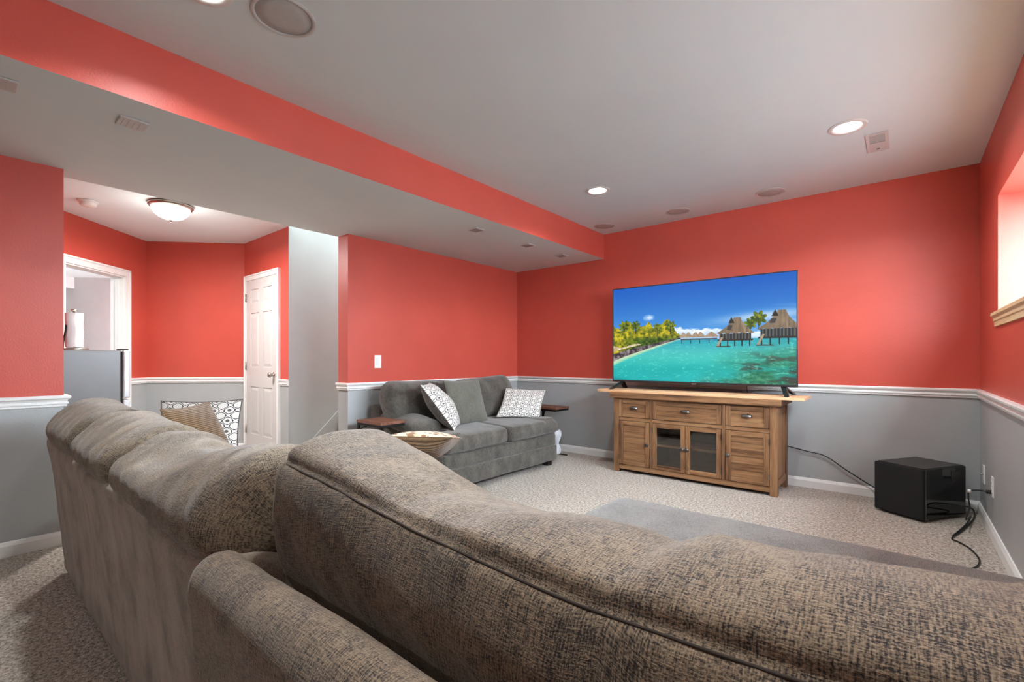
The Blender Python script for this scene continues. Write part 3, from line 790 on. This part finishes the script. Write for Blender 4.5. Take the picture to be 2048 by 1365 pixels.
pillow('loveseat_pillow', (-2.80, 2.64, .482), (-.25, .31, 0), (-.22, -.18, .38), .19, M['trellis_print'], M['shaded_chenille'], 'black and white trellis pillow leaning on the left arm of the loveseat', group='loose pillows', seed=16)

# ------------------------------------------------------------------ C-shaped side tables
def c_table(x, y, rz, h, lx, ly, label, brace=True):
    o = empty('side_table', (x, y, 0), rz); tag(o, label, 'table', 'C-shaped side tables')
    box('tabletop', -lx/2, lx/2, -ly/2, ly/2, h-.022, h, M['walnut'], o, .002)
    b = .02
    boxes('top_frame', [(-lx/2+.004, lx/2-.004, -ly/2+.004, -ly/2+.004+b, h-.042, h-.022), (-lx/2+.004, lx/2-.004, ly/2-.004-b, ly/2-.004, h-.042, h-.022), (-lx/2+.004, -lx/2+.004+b, -ly/2+.004+b, ly/2-.004-b, h-.042, h-.022), (lx/2-.004-b, lx/2-.004, -ly/2+.004+b, ly/2-.004-b, h-.042, h-.022)], M['black_metal'], o)
    for s in (-1, 1):
        yy = s*(ly/2-.014)
        box('upright', -lx/2+.004, -lx/2+.024, yy-.01, yy+.01, .012, h-.042, M['black_metal'], o)
        pts = [(-lx/2+.02, yy, h-.13), (-lx/2+.035, yy, h-.085), (-lx/2+.07, yy, h-.058), (-lx/2+.12, yy, h-.048)]
        tube('brace', pts, .007, M['black_metal'], o, 8, 6)
        box('runner', -lx/2+.004, lx/2-.02, yy-.01, yy+.01, 0, .012, M['black_metal'], o)
    return o
c_table(-3.28, 2.268, 0, .575, .34, .235, 'walnut and black metal C-table at the left end of the loveseat')
c_table(-3.02, 4.285, 0, .55, .36, .26, 'walnut and black metal C-table in the corner behind the loveseat')

# clear plastic bag hanging at the loveseat corner
bag = empty('plastic_bag', (0, 0, 0)); tag(bag, 'crumpled clear plastic sleeve hanging at the right corner of the loveseat', 'plastic bag')
P0 = []
for i in range(19):
    t = i/18
    z = .335 - .235*t; row = []
    wv = .030*(1-t)**.5+.014+.006*math.sin(t*9)
    for j in range(13):
        a = 2*math.pi*j/12
        rr = wv*(1+.28*math.sin(3*a+t*7)+.18*mnoise.noise(Vector((math.cos(a)*2, math.sin(a)*2, t*5))))
        cx, cy = -2.735+.02*t - .06*(1-t)**3*0.3, LY1+.058-.006*t
        row.append((cx+rr*1.3*math.cos(a), cy+rr*.8*math.sin(a), z+.012*math.sin(2*a+1)*(1-t)))
    P0.append(row)
link('sleeve', grid_mesh('sleeve', np.array(P0), False), M['sheer'], bag, True)
cuff = []
for i in range(7):
    t = i/6; row = []
    for j in range(13):
        a = 2*math.pi*j/12; rr = .038+.012*t+.006*math.sin(3*a)
        row.append((-2.752+rr*1.35*math.cos(a), LY1+.062+rr*.8*math.sin(a), .345-.045*t+.012*math.sin(2*a)))
    cuff.append(row)
link('cuff', grid_mesh('cuff', np.array(cuff), False), M['sheer'], bag, True)

# ------------------------------------------------------------------ media console
KX0, KX1, KY0, KY1 = -2.13, -.735, 4.10, 4.53
con = empty('media_console', (0, 0, 0)); tag(con, 'rustic brown wooden media console with glass and plank doors', 'cabinet')
rx, ry, rz_ = M['rustic_x'], M['rustic_y'], M['rustic_z']
PW = .055
for x in (KX0, KX1-PW):
    for y in (KY0, KY1-PW): box('post', x, x+PW, y, y+PW, 0, .705, rz_, con, .003)
box('top', KX0-.03, KX1+.03, KY0-.028, KY1+.02, .705, .757, rx, con, .006)
box('upper_rail', KX0+PW, KX1-PW, KY0+.006, KY0+.03, .692, .705, rx, con)
box('lower_rail', KX0+PW, KX1-PW, KY0+.006, KY0+.03, .028, .072, rx, con, .002)
box('middle_rail', KX0+PW, KX1-PW, KY0+.008, KY0+.03, .492, .522, rx, con, .002)
XD = [(-2.073, -1.772), (-1.742, -1.148), (-1.112, -.792)]
for a, b in ((XD[0][1]+.004, XD[1][0]-.004), (XD[1][1]+.004, XD[2][0]-.004)): box('stile', a, b, KY0+.006, KY0+.03, .072, .692, rz_, con, .002)
box('bottom_panel', KX0+.02, KX1-.02, KY0+.03, KY1-.01, .055, .072, M['wood_inside'], con)
box('back_panel', KX0+.02, KX1-.02, KY1-.015, KY1-.005, .055, .70, M['wood_inside'], con)
box('shelf', XD[1][0]-.012, XD[1][1]+.012, KY0+.05, KY1-.02, .275, .295, rx, con)
for a in (XD[0][1]+.006, XD[1][1]+.006): box('partition', a, a+.016, KY0+.03, KY1-.015, .072, .70, M['wood_inside'], con)
for x0, x1 in ((KX0+.006, KX0+.03), (KX1-.03, KX1-.006)):
    box('side_rail', x0, x1, KY0+PW, KY1-PW, .06, .12, ry, con, .002); box('side_rail', x0, x1, KY0+PW, KY1-PW, .64, .705, ry, con, .002)
    for k in range(3):
        w_ = (KY1-KY0-2*PW)/3
        box('side_plank', x0+.004, x1-.006, KY0+PW+k*w_+.001, KY0+PW+(k+1)*w_-.001, .12, .64, rz_, con, .002)
def cup_pull(parent, x, z):
    V = []; 
    for i in range(9):
        row = []
        for j in range(13):
            u = -1+2*j/12; v = i/8*math.pi*.5
            wz = math.sqrt(max(0, 1-u*u))
            row.append((x+.042*u, KY0-.002-.024*wz*math.sin(v), z+.004+.015*wz*math.cos(v)-.009*(v > 1.3)))
        V.append(row)
    me = grid_mesh('cup_pull', np.array(V)); o = link('cup_pull', me, M['pewter'], parent, True)
    m = o.modifiers.new('solid', 'SOLIDIFY'); m.thickness = .003
def knob(parent, x, z):
    lathe('knob', [(0, -.030), (.010, -.029), (.018, -.024), (.018, -.018), (.008, -.013), (.006, -.004), (.012, -.003), (.012, 0), (0, 0)], M['pewter'], parent, 20, (x, KY0-.002, z), 'y')
def panel_frame(parent, x0, x1, z0, z1, ww):
    for a, b in ((x0, x0+ww), (x1-ww, x1)): box('stile', a, b, KY0-.002, KY0+.018, z0, z1, rz_, parent, .0025)
    for a, b in ((z0, z0+ww), (z1-ww, z1)): box('rail', x0+ww+.0008, x1-ww-.0008, KY0-.001, KY0+.018, a, b, rx, parent, .0025)
for k, (a, b) in enumerate(XD):
    dr = box('drawer', a+.028, b-.028, KY0+.008, KY0+.30, .545, .675, rx, con)
    panel_frame(dr, a, b, .526, .690, .036)
    cup_pull(dr, (a+b)/2, .612)
for side, (a, b), kx in ((0, XD[0], XD[0][1]-.018), (1, XD[2], XD[2][0]+.018)):
    d_ = box('door', a+.036, b-.036, KY0+.012, KY0+.016, .115, .45, rx, con)
    panel_frame(d_, a, b, .076, .488, .040)
    n = 6
    for k in range(n):
        z0 = .117 + k*(.447-.117)/n
        box('plank', a+.041, b-.041, KY0+.006-.0012*(k % 2), KY0+.012, z0+.0008, z0+(.447-.117)/n-.0008, rx, d_, .0012)
    knob(d_, kx, .285)
    hx = a if side == 0 else b
    for z in (.12, .40): box('hinge', hx-.004, hx+.004, KY0-.006, KY0+.002, z, z+.05, M['pewter'], d_)
xm = (XD[1][0]+XD[1][1])/2
for side, (a, b) in ((0, (XD[1][0], xm-.0015)), (1, (xm+.0015, XD[1][1]))):
    d_ = box('door', a+.035, b-.035, KY0+.008, KY0+.011, .111, .453, M['glass'], con); d_['label'] = 'clear glass pane'
    panel_frame(d_, a, b, .076, .488, .038)
    knob(d_, (b-.019) if side == 0 else (a+.019), .285)
    hx = a if side == 0 else b
    for z in (.12, .40): box('hinge', hx-.004, hx+.004, KY0-.006, KY0+.002, z, z+.05, M['pewter'], d_)
# loose board on top
tag(box('shelf_board', -2.30, -.555, 4.085, 4.42, .757, .778, M['oak_board'], None, .002), 'pale orange oak laminate board lying across the media console', 'board')

# ------------------------------------------------------------------ television
TX0, TX1, TZ0, TZ1, TY = -2.247, -.627, .848, 1.782, 4.30
tv = empty('television', (0, 0, 0)); tag(tv, 'large flat television showing a tropical lagoon on the console', 'television')
box('housing', TX0+.004, TX1-.004, TY+.012, TY+.035, TZ0+.004, TZ1-.004, M['black_plastic'], tv, .004)
box('rear_cover', TX0+.25, TX1-.25, TY+.035, TY+.075, TZ0+.05, TZ1-.35, M['black_plastic'], tv, .015)
bz = .010
bm = bmesh.new()
for a in ((TX0, TX0+bz, TZ0, TZ1), (TX1-bz, TX1, TZ0, TZ1), (TX0+bz, TX1-bz, TZ1-bz, TZ1), (TX0+bz, TX1-bz, TZ0, TZ0+.018)): addbox(bm, a[0], a[1], TY, TY+.014, a[2], a[3], .002)
bmesh_obj('bezel', bm, M['bezel'], tv)
box('logo', (TX0+TX1)/2-.022, (TX0+TX1)/2+.022, TY-.003, TY, TZ0-.004, TZ0+.006, M['silver'], tv, .001)
for x, s in ((TX0+.10, 1), (TX1-.10, -1)):
    ft = boxes('foot', [(x-.02, x+.02, TY+.004, TY+.034, TZ0-.012, TZ0+.01)], M['black_plastic'], tv)
    for e in (-.155, .155):
        bm = bmesh.new()
        p0, p1 = Vector((x, TY+.018, TZ0-.004)), Vector((x-s*.045, TY+.018+e, .7785))
        v_ = [bm.verts.new(p0+Vector(d)) for d in ((-.02,-.02,0),(.02,-.02,0),(.02,.02,0),(-.02,.02,0))] + [bm.verts.new(p1+Vector(d)) for d in ((-.012,-.03,0),(.012,-.03,0),(.012,.03,0),(-.012,.03,0))]
        for f_ in ((3,2,1,0),(4,5,6,7),(0,1,5,4),(1,2,6,5),(2,3,7,6),(3,0,4,7)): bm.faces.new([v_[i] for i in f_])
        bmesh_obj('prong', bm, M['black_plastic'], ft)
# ---- the lagoon picture, painted point by point on the screen mesh
def lagoon(W, H):
    rng = np.random.default_rng(5)
    def vnoise(x, y, seed):
        r = np.random.default_rng(seed); G = r.random((64, 64))
        xi = np.floor(x).astype(int); yi = np.floor(y).astype(int); fx = x-xi; fy = y-yi
        fx = fx*fx*(3-2*fx); fy = fy*fy*(3-2*fy)
        g = lambda a, b: G[a % 64, b % 64]
        return (g(xi, yi)*(1-fx)+g(xi+1, yi)*fx)*(1-fy)+(g(xi, yi+1)*(1-fx)+g(xi+1, yi+1)*fx)*fy
    def fbm(x, y, seed, o=5):
        s = 0; a = .5
        for k in range(o): s = s+a*vnoise(x*2**k, y*2**k, seed+k); a *= .5
        return s/(1-.5**o)
    X, Y = np.meshgrid(np.linspace(0, 1, W), np.linspace(0, 1, H))      # X right, Y down
    asp = W/H
    img = np.zeros((H, W, 3))
    def col(*c): return np.array(c)/255.0
    def lerp(a, b, t): return a+(b-a)*np.clip(t, 0, 1)[..., None]
    HZ = .575
    sky = lerp(col(18,92,190), col(86,160,226), (Y/HZ)**1.2)
    cir = fbm(X*3+Y*2, Y*14-X*3, 11)*np.clip((X-.35)*1.8, 0, 1)*np.clip((Y-.12)*4, 0, 1)
    sky = lerp(sky, col(188,214,238), np.clip((cir-.42)*2.2, 0, .75))
    bx = np.exp(-((X-.86)/.22)**2-((Y-.36-.12*(1-X))/.045)**2); sky = lerp(sky, col(205,222,238), bx*.8)
    top = .545-.19*fbm(X*9, X*0+.3, 21, 3)*np.clip(1.25-np.abs(X-.42)*1.6, .3, 1)-.08*(fbm(X*26, Y*20, 25, 3)-.5)
    cl = np.clip((Y-top)/.02, 0, 1)*np.clip((X-.06)*12, 0, 1)
    cc = lerp(col(250,252,255), col(150,190,228), np.clip((Y-top)/.10, 0, 1)*.8+.5*(fbm(X*22, Y*24, 31)-.5))
    sky = sky*(1-cl[..., None])+cc*cl[..., None]
    puff = np.clip(1.2-np.hypot((X-.235)/.032, (Y-.335)/.03)-.8*(fbm(X*40, Y*30, 41)-.5), 0, 1); sky = lerp(sky, col(225,236,248), puff*.9)
    img[:] = sky
    # water
    d = np.clip((Y-HZ)/(1-HZ), 0, 1)
    shal = lerp(col(40,160,180), col(92,206,192), d*2.2); deep = lerp(col(40,190,190), col(10,160,160), fbm(X*3, Y*7, 51))
    wat = lerp(shal, deep, (d-.25)*2.2)
    wat = lerp(wat, col(12,120,128), np.clip((fbm(X*2.2+.6, Y*5, 55)-.55)*4, 0, .7)*np.clip(d*3-.6, 0, 1))
    reef = np.clip((X-.46-.22*(1-d))*3.2, 0, 1)*np.clip(d*1.6, 0, 1)
    wat = lerp(wat, lerp(col(20,96,74), col(86,158,120), fbm(X*46, Y*60, 61)*1.5-.25), reef*np.clip(fbm(X*6, Y*14, 63)*2.8-.45, 0, 1))
    wat = lerp(wat, col(70,62,54), reef*np.clip((fbm(X*9, Y*22, 65)-.56)*6, 0, .85))
    wat = lerp(wat, col(120,225,210), np.clip((fbm(X*50, Y*90, 67)-.62)*4, 0, .5))
    band = np.clip(1-np.abs(Y-HZ-.012)/.016, 0, 1)*np.clip((X-.52)*8, 0, 1)*np.clip((.68-X)*8, 0, 1); wat = lerp(wat, col(30,110,170), band)
    wm = (Y > HZ)[..., None]; img = np.where(wm, wat, img)
    # beach wedge, rocks, vegetation on the left
    sh = .80-.235*np.clip(X/.42, 0, 1)**.85
    beach = np.clip((sh+.045*np.clip(1-X/.44, 0, 1)+.012-Y)/.02, 0, 1)*np.clip((.455-X)*30, 0, 1)*(Y > HZ)
    img = lerp(img, lerp(col(150,214,180), col(226,222,182), np.clip((sh+.035-Y)/.05, 0, 1)), beach)
    rk = (Y < sh) & (Y > sh-.105*np.clip(1-X/.5, .25, 1)) & (X < .425)
    rt = fbm(X*60, Y*36, 71, 3); img = np.where(rk[..., None], lerp(col(48,40,44), col(158,146,148), (rt-.25)*2.0), img)
    sand = (Y < sh-.105*np.clip(1-X/.5, .25, 1)) & (Y > .625+.02*np.sin(X*30)) & (X < .18)
    img = np.where(sand[..., None], lerp(col(236,222,196), col(176,150,108), fbm(X*70, Y*50, 73)*2-.6), img)
    vt = .415+.035*np.sin(X*50)*.5+.09*(fbm(X*34, X*0, 75, 3)-.5)*1.6+.075*np.clip((X-.36)/.06, 0, 1)
    veg = (Y > vt) & (Y < sh-.078*np.clip(1-X/.5, .2, 1)) & (X < .43) & ~sand
    vv = fbm(X*64, Y*46, 77, 4); low = np.clip((Y-.52)/.05, 0, 1)
    vc = lerp(lerp(col(70,86,14), col(214,196,40), vv*1.9-.45), lerp(col(24,48,10), col(86,120,28), vv*1.9-.45), low*np.clip(X*9-.5, 0, 1))
    img = np.where(veg[..., None], vc, img)
    for px_, py_, s_ in ((.072, .41, .04), (.15, .41, .035), (.365, .43, .038), (.83, .395, .045), (.79, .44, .035), (.285, .44, .03)):
        an = np.arctan2((Y-py_)/1.0, (X-px_)*asp); rr = np.hypot((X-px_)*asp, Y-py_)
        fr = (rr < s_*1.6*(.55+.45*np.abs(np.cos(an*3.5+px_*9)))) ; tk = (np.abs(X-px_) < .0025) & (Y > py_) & (Y < py_+.09)
        img = np.where(fr[..., None], lerp(col(40,66,14), col(150,156,40), fbm(X*90, Y*60, 79)*1.8-.4), img); img = np.where(tk[..., None], col(70,58,30), img)
    # far huts and pier
    for k in range(5):
        cx = .44+.028*k+.012*(k > 1)+.03*(k > 3); tt = .505; ww = .026+.012*(k == 4)
        hut = (Y > tt) & (Y < .555) & (np.abs(X-cx) < ww*(Y-tt)/.05+.004); img = np.where(hut[..., None], lerp(col(132,112,92), col(196,172,146), fbm(X*120, Y*60, 81)), img)
    pier = (Y > .565) & (Y < .580) & (X > .425) & (X < .625); img = np.where(pier[..., None], col(74,78,84), img)
    for k in range(4):
        pp = (np.abs(X-(.432+.05*k)) < .0022) & (Y > .58) & (Y < .615); img = np.where(pp[..., None], col(40,48,54), img)
    # two near bungalows
    def hut(cx, half, ridge, eave, floor, legs, seed):
        nonlocal img
        t_ = (Y-ridge)/(eave-ridge); hw = half*np.clip(.16+.30*t_+.54*t_**2, 0, 1)
        roof = (t_ > 0) & (t_ < 1+.03*np.sin(X*160)) & (np.abs(X-cx-.012*(1-t_)) < hw)
        strand = fbm(X*150, Y*14, seed, 3); shade = np.clip(.5+(X-cx)/half*.5, 0, 1)
        img = np.where(roof[..., None], lerp(lerp(col(96,82,66), col(176,150,120), strand*1.5-.2), col(120,104,86), 1-shade), img)
        ap = (np.abs(X-(cx-half*.18)) < half*.16*(Y-ridge+.005)/.06) & (Y > ridge-.004) & (Y < ridge+.055); img = np.where(ap[..., None], col(44,36,30), img)
        vent = (np.abs(X-(cx-half*.26)+.2*(Y-ridge-.09)) < half*.12) & (np.abs(Y-ridge-.095) < .022); img = np.where(vent[..., None], col(70,66,66), img)
        bod = (Y >= eave) & (Y < floor) & (np.abs(X-cx) < half*.80); bands = (np.sin((X-cx)*2*np.pi/.016) > .2)
        img = np.where(bod[..., None], np.where(bands[..., None], col(96,92,84), col(38,48,56)), img)
        deck = (np.abs(Y-floor) < .008) & (np.abs(X-cx) < half*.9); img = np.where(deck[..., None], col(52,46,42), img)
        for k in range(5):
            xx = cx-half*.75+k*half*.37; lg = (np.abs(X-xx) < .0032) & (Y > floor) & (Y < legs); img = np.where(lg[..., None], col(40,40,36), img)
        stp = (np.abs(X-(cx-half*.75)+(Y-floor)*.28) < .006) & (Y > floor-.03) & (Y < legs); img = np.where(stp[..., None], col(168,150,126), img)
        pl = (np.abs(Y-legs-.004) < .006) & (np.abs(X-(cx-half*.62)) < half*.38); img = np.where(pl[..., None], col(70,58,48), img)
    hut(.715, .098, .375, .528, .592, .648, 91)
    hut(.925, .108, .330, .498, .575, .640, 95)
    return np.clip(img, 0, 1)
PWN, PHN = 480, 276
pic = lagoon(PWN, PHN)
x0, x1, z0, z1 = TX0+bz, TX1-bz, TZ0+.018, TZ1-bz
gx, gz = np.meshgrid(np.linspace(x0, x1, PWN), np.linspace(z1, z0, PHN))
V = np.stack([gx.ravel(), np.full(gx.size, TY+.004), gz.ravel()], 1)
ii = np.arange(PHN*PWN).reshape(PHN, PWN)
fq = np.stack([ii[:-1, :-1], ii[1:, :-1], ii[1:, 1:], ii[:-1, 1:]], -1).reshape(-1, 4)
me = bpy.data.meshes.new('screen')
me.vertices.add(len(V)); me.vertices.foreach_set('co', V.astype(np.float32).ravel())
me.loops.add(fq.size); me.loops.foreach_set('vertex_index', fq.astype(np.int32).ravel())
me.polygons.add(len(fq)); me.polygons.foreach_set('loop_start', np.arange(0, fq.size, 4, dtype=np.int32))
me.update(calc_edges=True); me.validate()
ca = me.attributes.new('picture', 'FLOAT_COLOR', 'POINT')
lin = np.where(pic <= .04045, pic/12.92, ((pic+.055)/1.055)**2.4)
ca.data.foreach_set('color', np.concatenate([lin.reshape(-1, 3), np.ones((PWN*PHN, 1))], 1).astype(np.float32).ravel())
link('screen', me, M['screen'], tv)
tube('cable', [(-1.42, 4.33, .846), (-1.40, 4.36, .80), (-1.28, 4.40, .784), (-1.15, 4.43, .785), (-1.10, 4.56, .785)], .003, M['cord_black'], tv)
tube('cable', [(-1.01, 4.35, .87), (-1.01, 4.36, .80), (-1.01, 4.43, .785), (-1.0, 4.56, .785)], .0025, M['cord_black'], tv)

# ------------------------------------------------------------------ subwoofer
sw = empty('subwoofer', (.119, 4.062, 0), math.atan2(.375, .237)); tag(sw, 'black box subwoofer with glossy sides on the carpet in the corner', 'speaker')
# local x: along the glossy side into the corner, local y: along the cloth front to the left
SL, SWD, SH = .42, .31, .352
box('cabinet', .012, SL, 0, SWD, .012, SH-.004, M['gloss_black'], sw, .012, 3)
box('top_panel', .014, SL-.012, .012, SWD-.012, SH-.006, SH, M['satin_black'], sw, .002)
box('grille', -.012, .012, .002, SWD-.002, .014, SH-.003, M['grille_cloth'], sw, .010, 3)
box('silver_line', .009, .0125, -.0012, .002, .02, SH-.006, M['silver'], sw)
box('satin_rect', SL-.16, SL-.06, -.0015, 0, SH-.10, SH-.03, M['satin_black'], sw)  # thin satin-black rectangle near the top of the glossy side
for a in (.03, SL-.06):
    for b in (.03, SWD-.06): box('foot', a, a+.03, b, b+.03, 0, .013, M['rubber'], sw)

# cords
tag(tube('power_cord', [(-.76, 4.57, .335), (-.60, 4.572, .305), (-.474, 4.575, .28), (-.33, 4.575, .185), (-.20, 4.57, .105), (-.05, 4.53, .03), (.0, 4.52, .02)], .0042, M['cord_black']), 'thin black cord hanging along the wall from console to subwoofer', 'cord')
fl = lambda px, py, z=.006: tuple(at(px, py, z=z))
tag(tube('loose_cable', [tuple(Vector((.140, 4.083, .115))), fl(1880, 1009, .12), fl(1915, 1012, .09), fl(1940, 1016, .05), fl(1949, 1026, .02), fl(1945, 1042), fl(1925, 1062), fl(1904, 1077), fl(1918, 1085), fl(1940, 1098), fl(1958, 1118), fl(1956, 1132), fl(1940, 1139), fl(1900, 1150)], .0042, M['cord_black']), 'black cord looping from the subwoofer over the carpet to the chaise', 'cord')
oy = 3.985
pc = empty('plug_cord', (0, 0, 0)); tag(pc, 'black plug and cord hanging from the wall outlet to the carpet', 'cord')
tube('plug', [(XR-.008, oy, .275), (XR-.03, oy, .275)], .012, M['cord_black'], pc, 12, 1, False)
tube('lead', [(XR-.03, oy, .275), (XR-.06, oy+.01, .277), (XR-.10, oy+.02, .262), (XR-.105, oy+.02, .22), (XR-.10, oy+.02, .16), (XR-.115, oy+.03, .08), tuple(at(1942, 1034, z=.03)), tuple(at(1930, 1052, z=.006)), tuple(at(1906, 1072, z=.006))], .0042, M['cord_black'], pc)
lathe('tie', [(0, -.01), (.009, -.009), (.009, .009), (0, .01)], M['plastic_white'], pc, 10, (XR-.10, oy+.02, .262))

# wall plates
def plate(name, loc, axis, label, cat, kind):
    o = empty(name, loc); tag(o, label, cat)
    s = 1 if axis == '+x' else -1
    box('cover', min(0, s*.006), max(0, s*.006), -.036, .036, -.06, .06, M['plate_white'], o, .002)
    if kind == 'outlet':
        for z in (-.021, .021):
            r_ = box('receptacle', min(s*.006, s*.0085), max(s*.006, s*.0085), -.016, .016, z-.014, z+.014, M['plastic_white'], o, .001)
            for y in (-.006, .006): box('slot', min(s*.0085, s*.009), max(s*.0085, s*.009), y-.001, y+.001, z-.004, z+.005, M['rubber'], r_)
    elif kind == 'switch':
        box('rocker', min(s*.006, s*.011), max(s*.006, s*.011), -.016, .016, -.033, .033, M['plastic_white'], o, .002)
    else:
        lathe('jack', [(0, -.014), (.005, -.014), (.005, 0), (0, 0)] if s < 0 else [(0, .014), (.005, .014), (.005, 0), (0, 0)], M['silver'], o, 12, (s*.006, 0, 0), 'x')
plate('wall_outlet', (XR, oy, .308), '-x', 'white wall outlet with a black plug on the window wall', 'outlet', 'outlet')
plate('cable_plate', (XR, 4.36, .312), '-x', 'white cable jack plate nearest the room corner', 'wall plate', 'jack')
plate('light_switch', (XL, 2.545, 1.05), '+x', 'white rocker light switch on the red wall by the stairs', 'switch', 'switch')

# ------------------------------------------------------------------ refrigerator and paper towels in the hall
fr = empty('refrigerator', (0, 0, 0)); tag(fr, 'compact grey refrigerator with steel doors in the hall', 'refrigerator')
FX0, FX1, FY0, FY1, FZ = -5.46, -4.98, .42, .92, 1.145
box('body', FX0, FX1, FY0, FY1, .04, FZ, M['fridge_side'], fr, .008)
box('gasket', FX0+.01, FX1-.01, FY1, FY1+.012, .06, FZ-.01, M['rubber'], fr)
for nm, z0, z1 in (('door', .06, .735), ('freezer_door', .748, FZ)):
    d_ = box(nm, FX0, FX1, FY1+.012, FY1+.062, z0, z1, M['fridge_steel'], fr, .012, 3)
    box('handle_recess', FX0+.03, FX0+.05, FY1+.060, FY1+.075, z1-.22 if nm == 'door' else z0+.03, z1-.03 if nm == 'door' else z0+.2, M['rubber'], d_, .004)
box('hinge_cap', FX1-.06, FX1-.005, FY1-.02, FY1+.05, FZ, FZ+.012, M['rubber'], fr, .003)
box('plinth', FX0+.01, FX1-.01, FY0+.02, FY1, 0, .04, M['rubber'], fr)
pt = empty('paper_towel_holder', (-5.16, .655, FZ+.001)); tag(pt, 'white paper towel roll on a steel stand atop the refrigerator', 'paper towels')
lathe('base', [(0, 0), (.088, 0), (.09, .006), (.086, .014), (.03, .018), (0, .018)], M['nickel'], pt, 40)
lathe('post', [(.007, .018), (.007, .31), (.012, .312), (.020, .322), (.018, .330), (0, .334)], M['nickel'], pt, 20)
rl = []
for i in range(25):
    row = []
    for j in range(49):
        a = 2*math.pi*j/48; z = .024+.275*i/24
        r_ = .056+.0015*math.sin(z*40+a*2)+.001*math.sin(a*5)
        row.append((r_*math.cos(a), r_*math.sin(a), z))
    rl.append(row)
link('roll', grid_mesh('roll', np.array(rl)), M['paper'], pt, True)
lathe('roll_end', [(.02, .298), (.04, .3), (.056, .297)], M['paper'], pt, 40)
V = []
for i in range(9):
    t = i/8; row = []
    for j in range(6):
        row.append((.03+.02*math.sin(j), -.052-.035*t**1.5*(1+.1*j), .20-.175*t+.004*j))
    V.append(row)
arm_ = tube('side_arm', [(.045, -.07, .016), (.045, -.068, .06), (.04, -.058, .13), (.03, -.05, .2)], .006, M['black_metal'], pt)
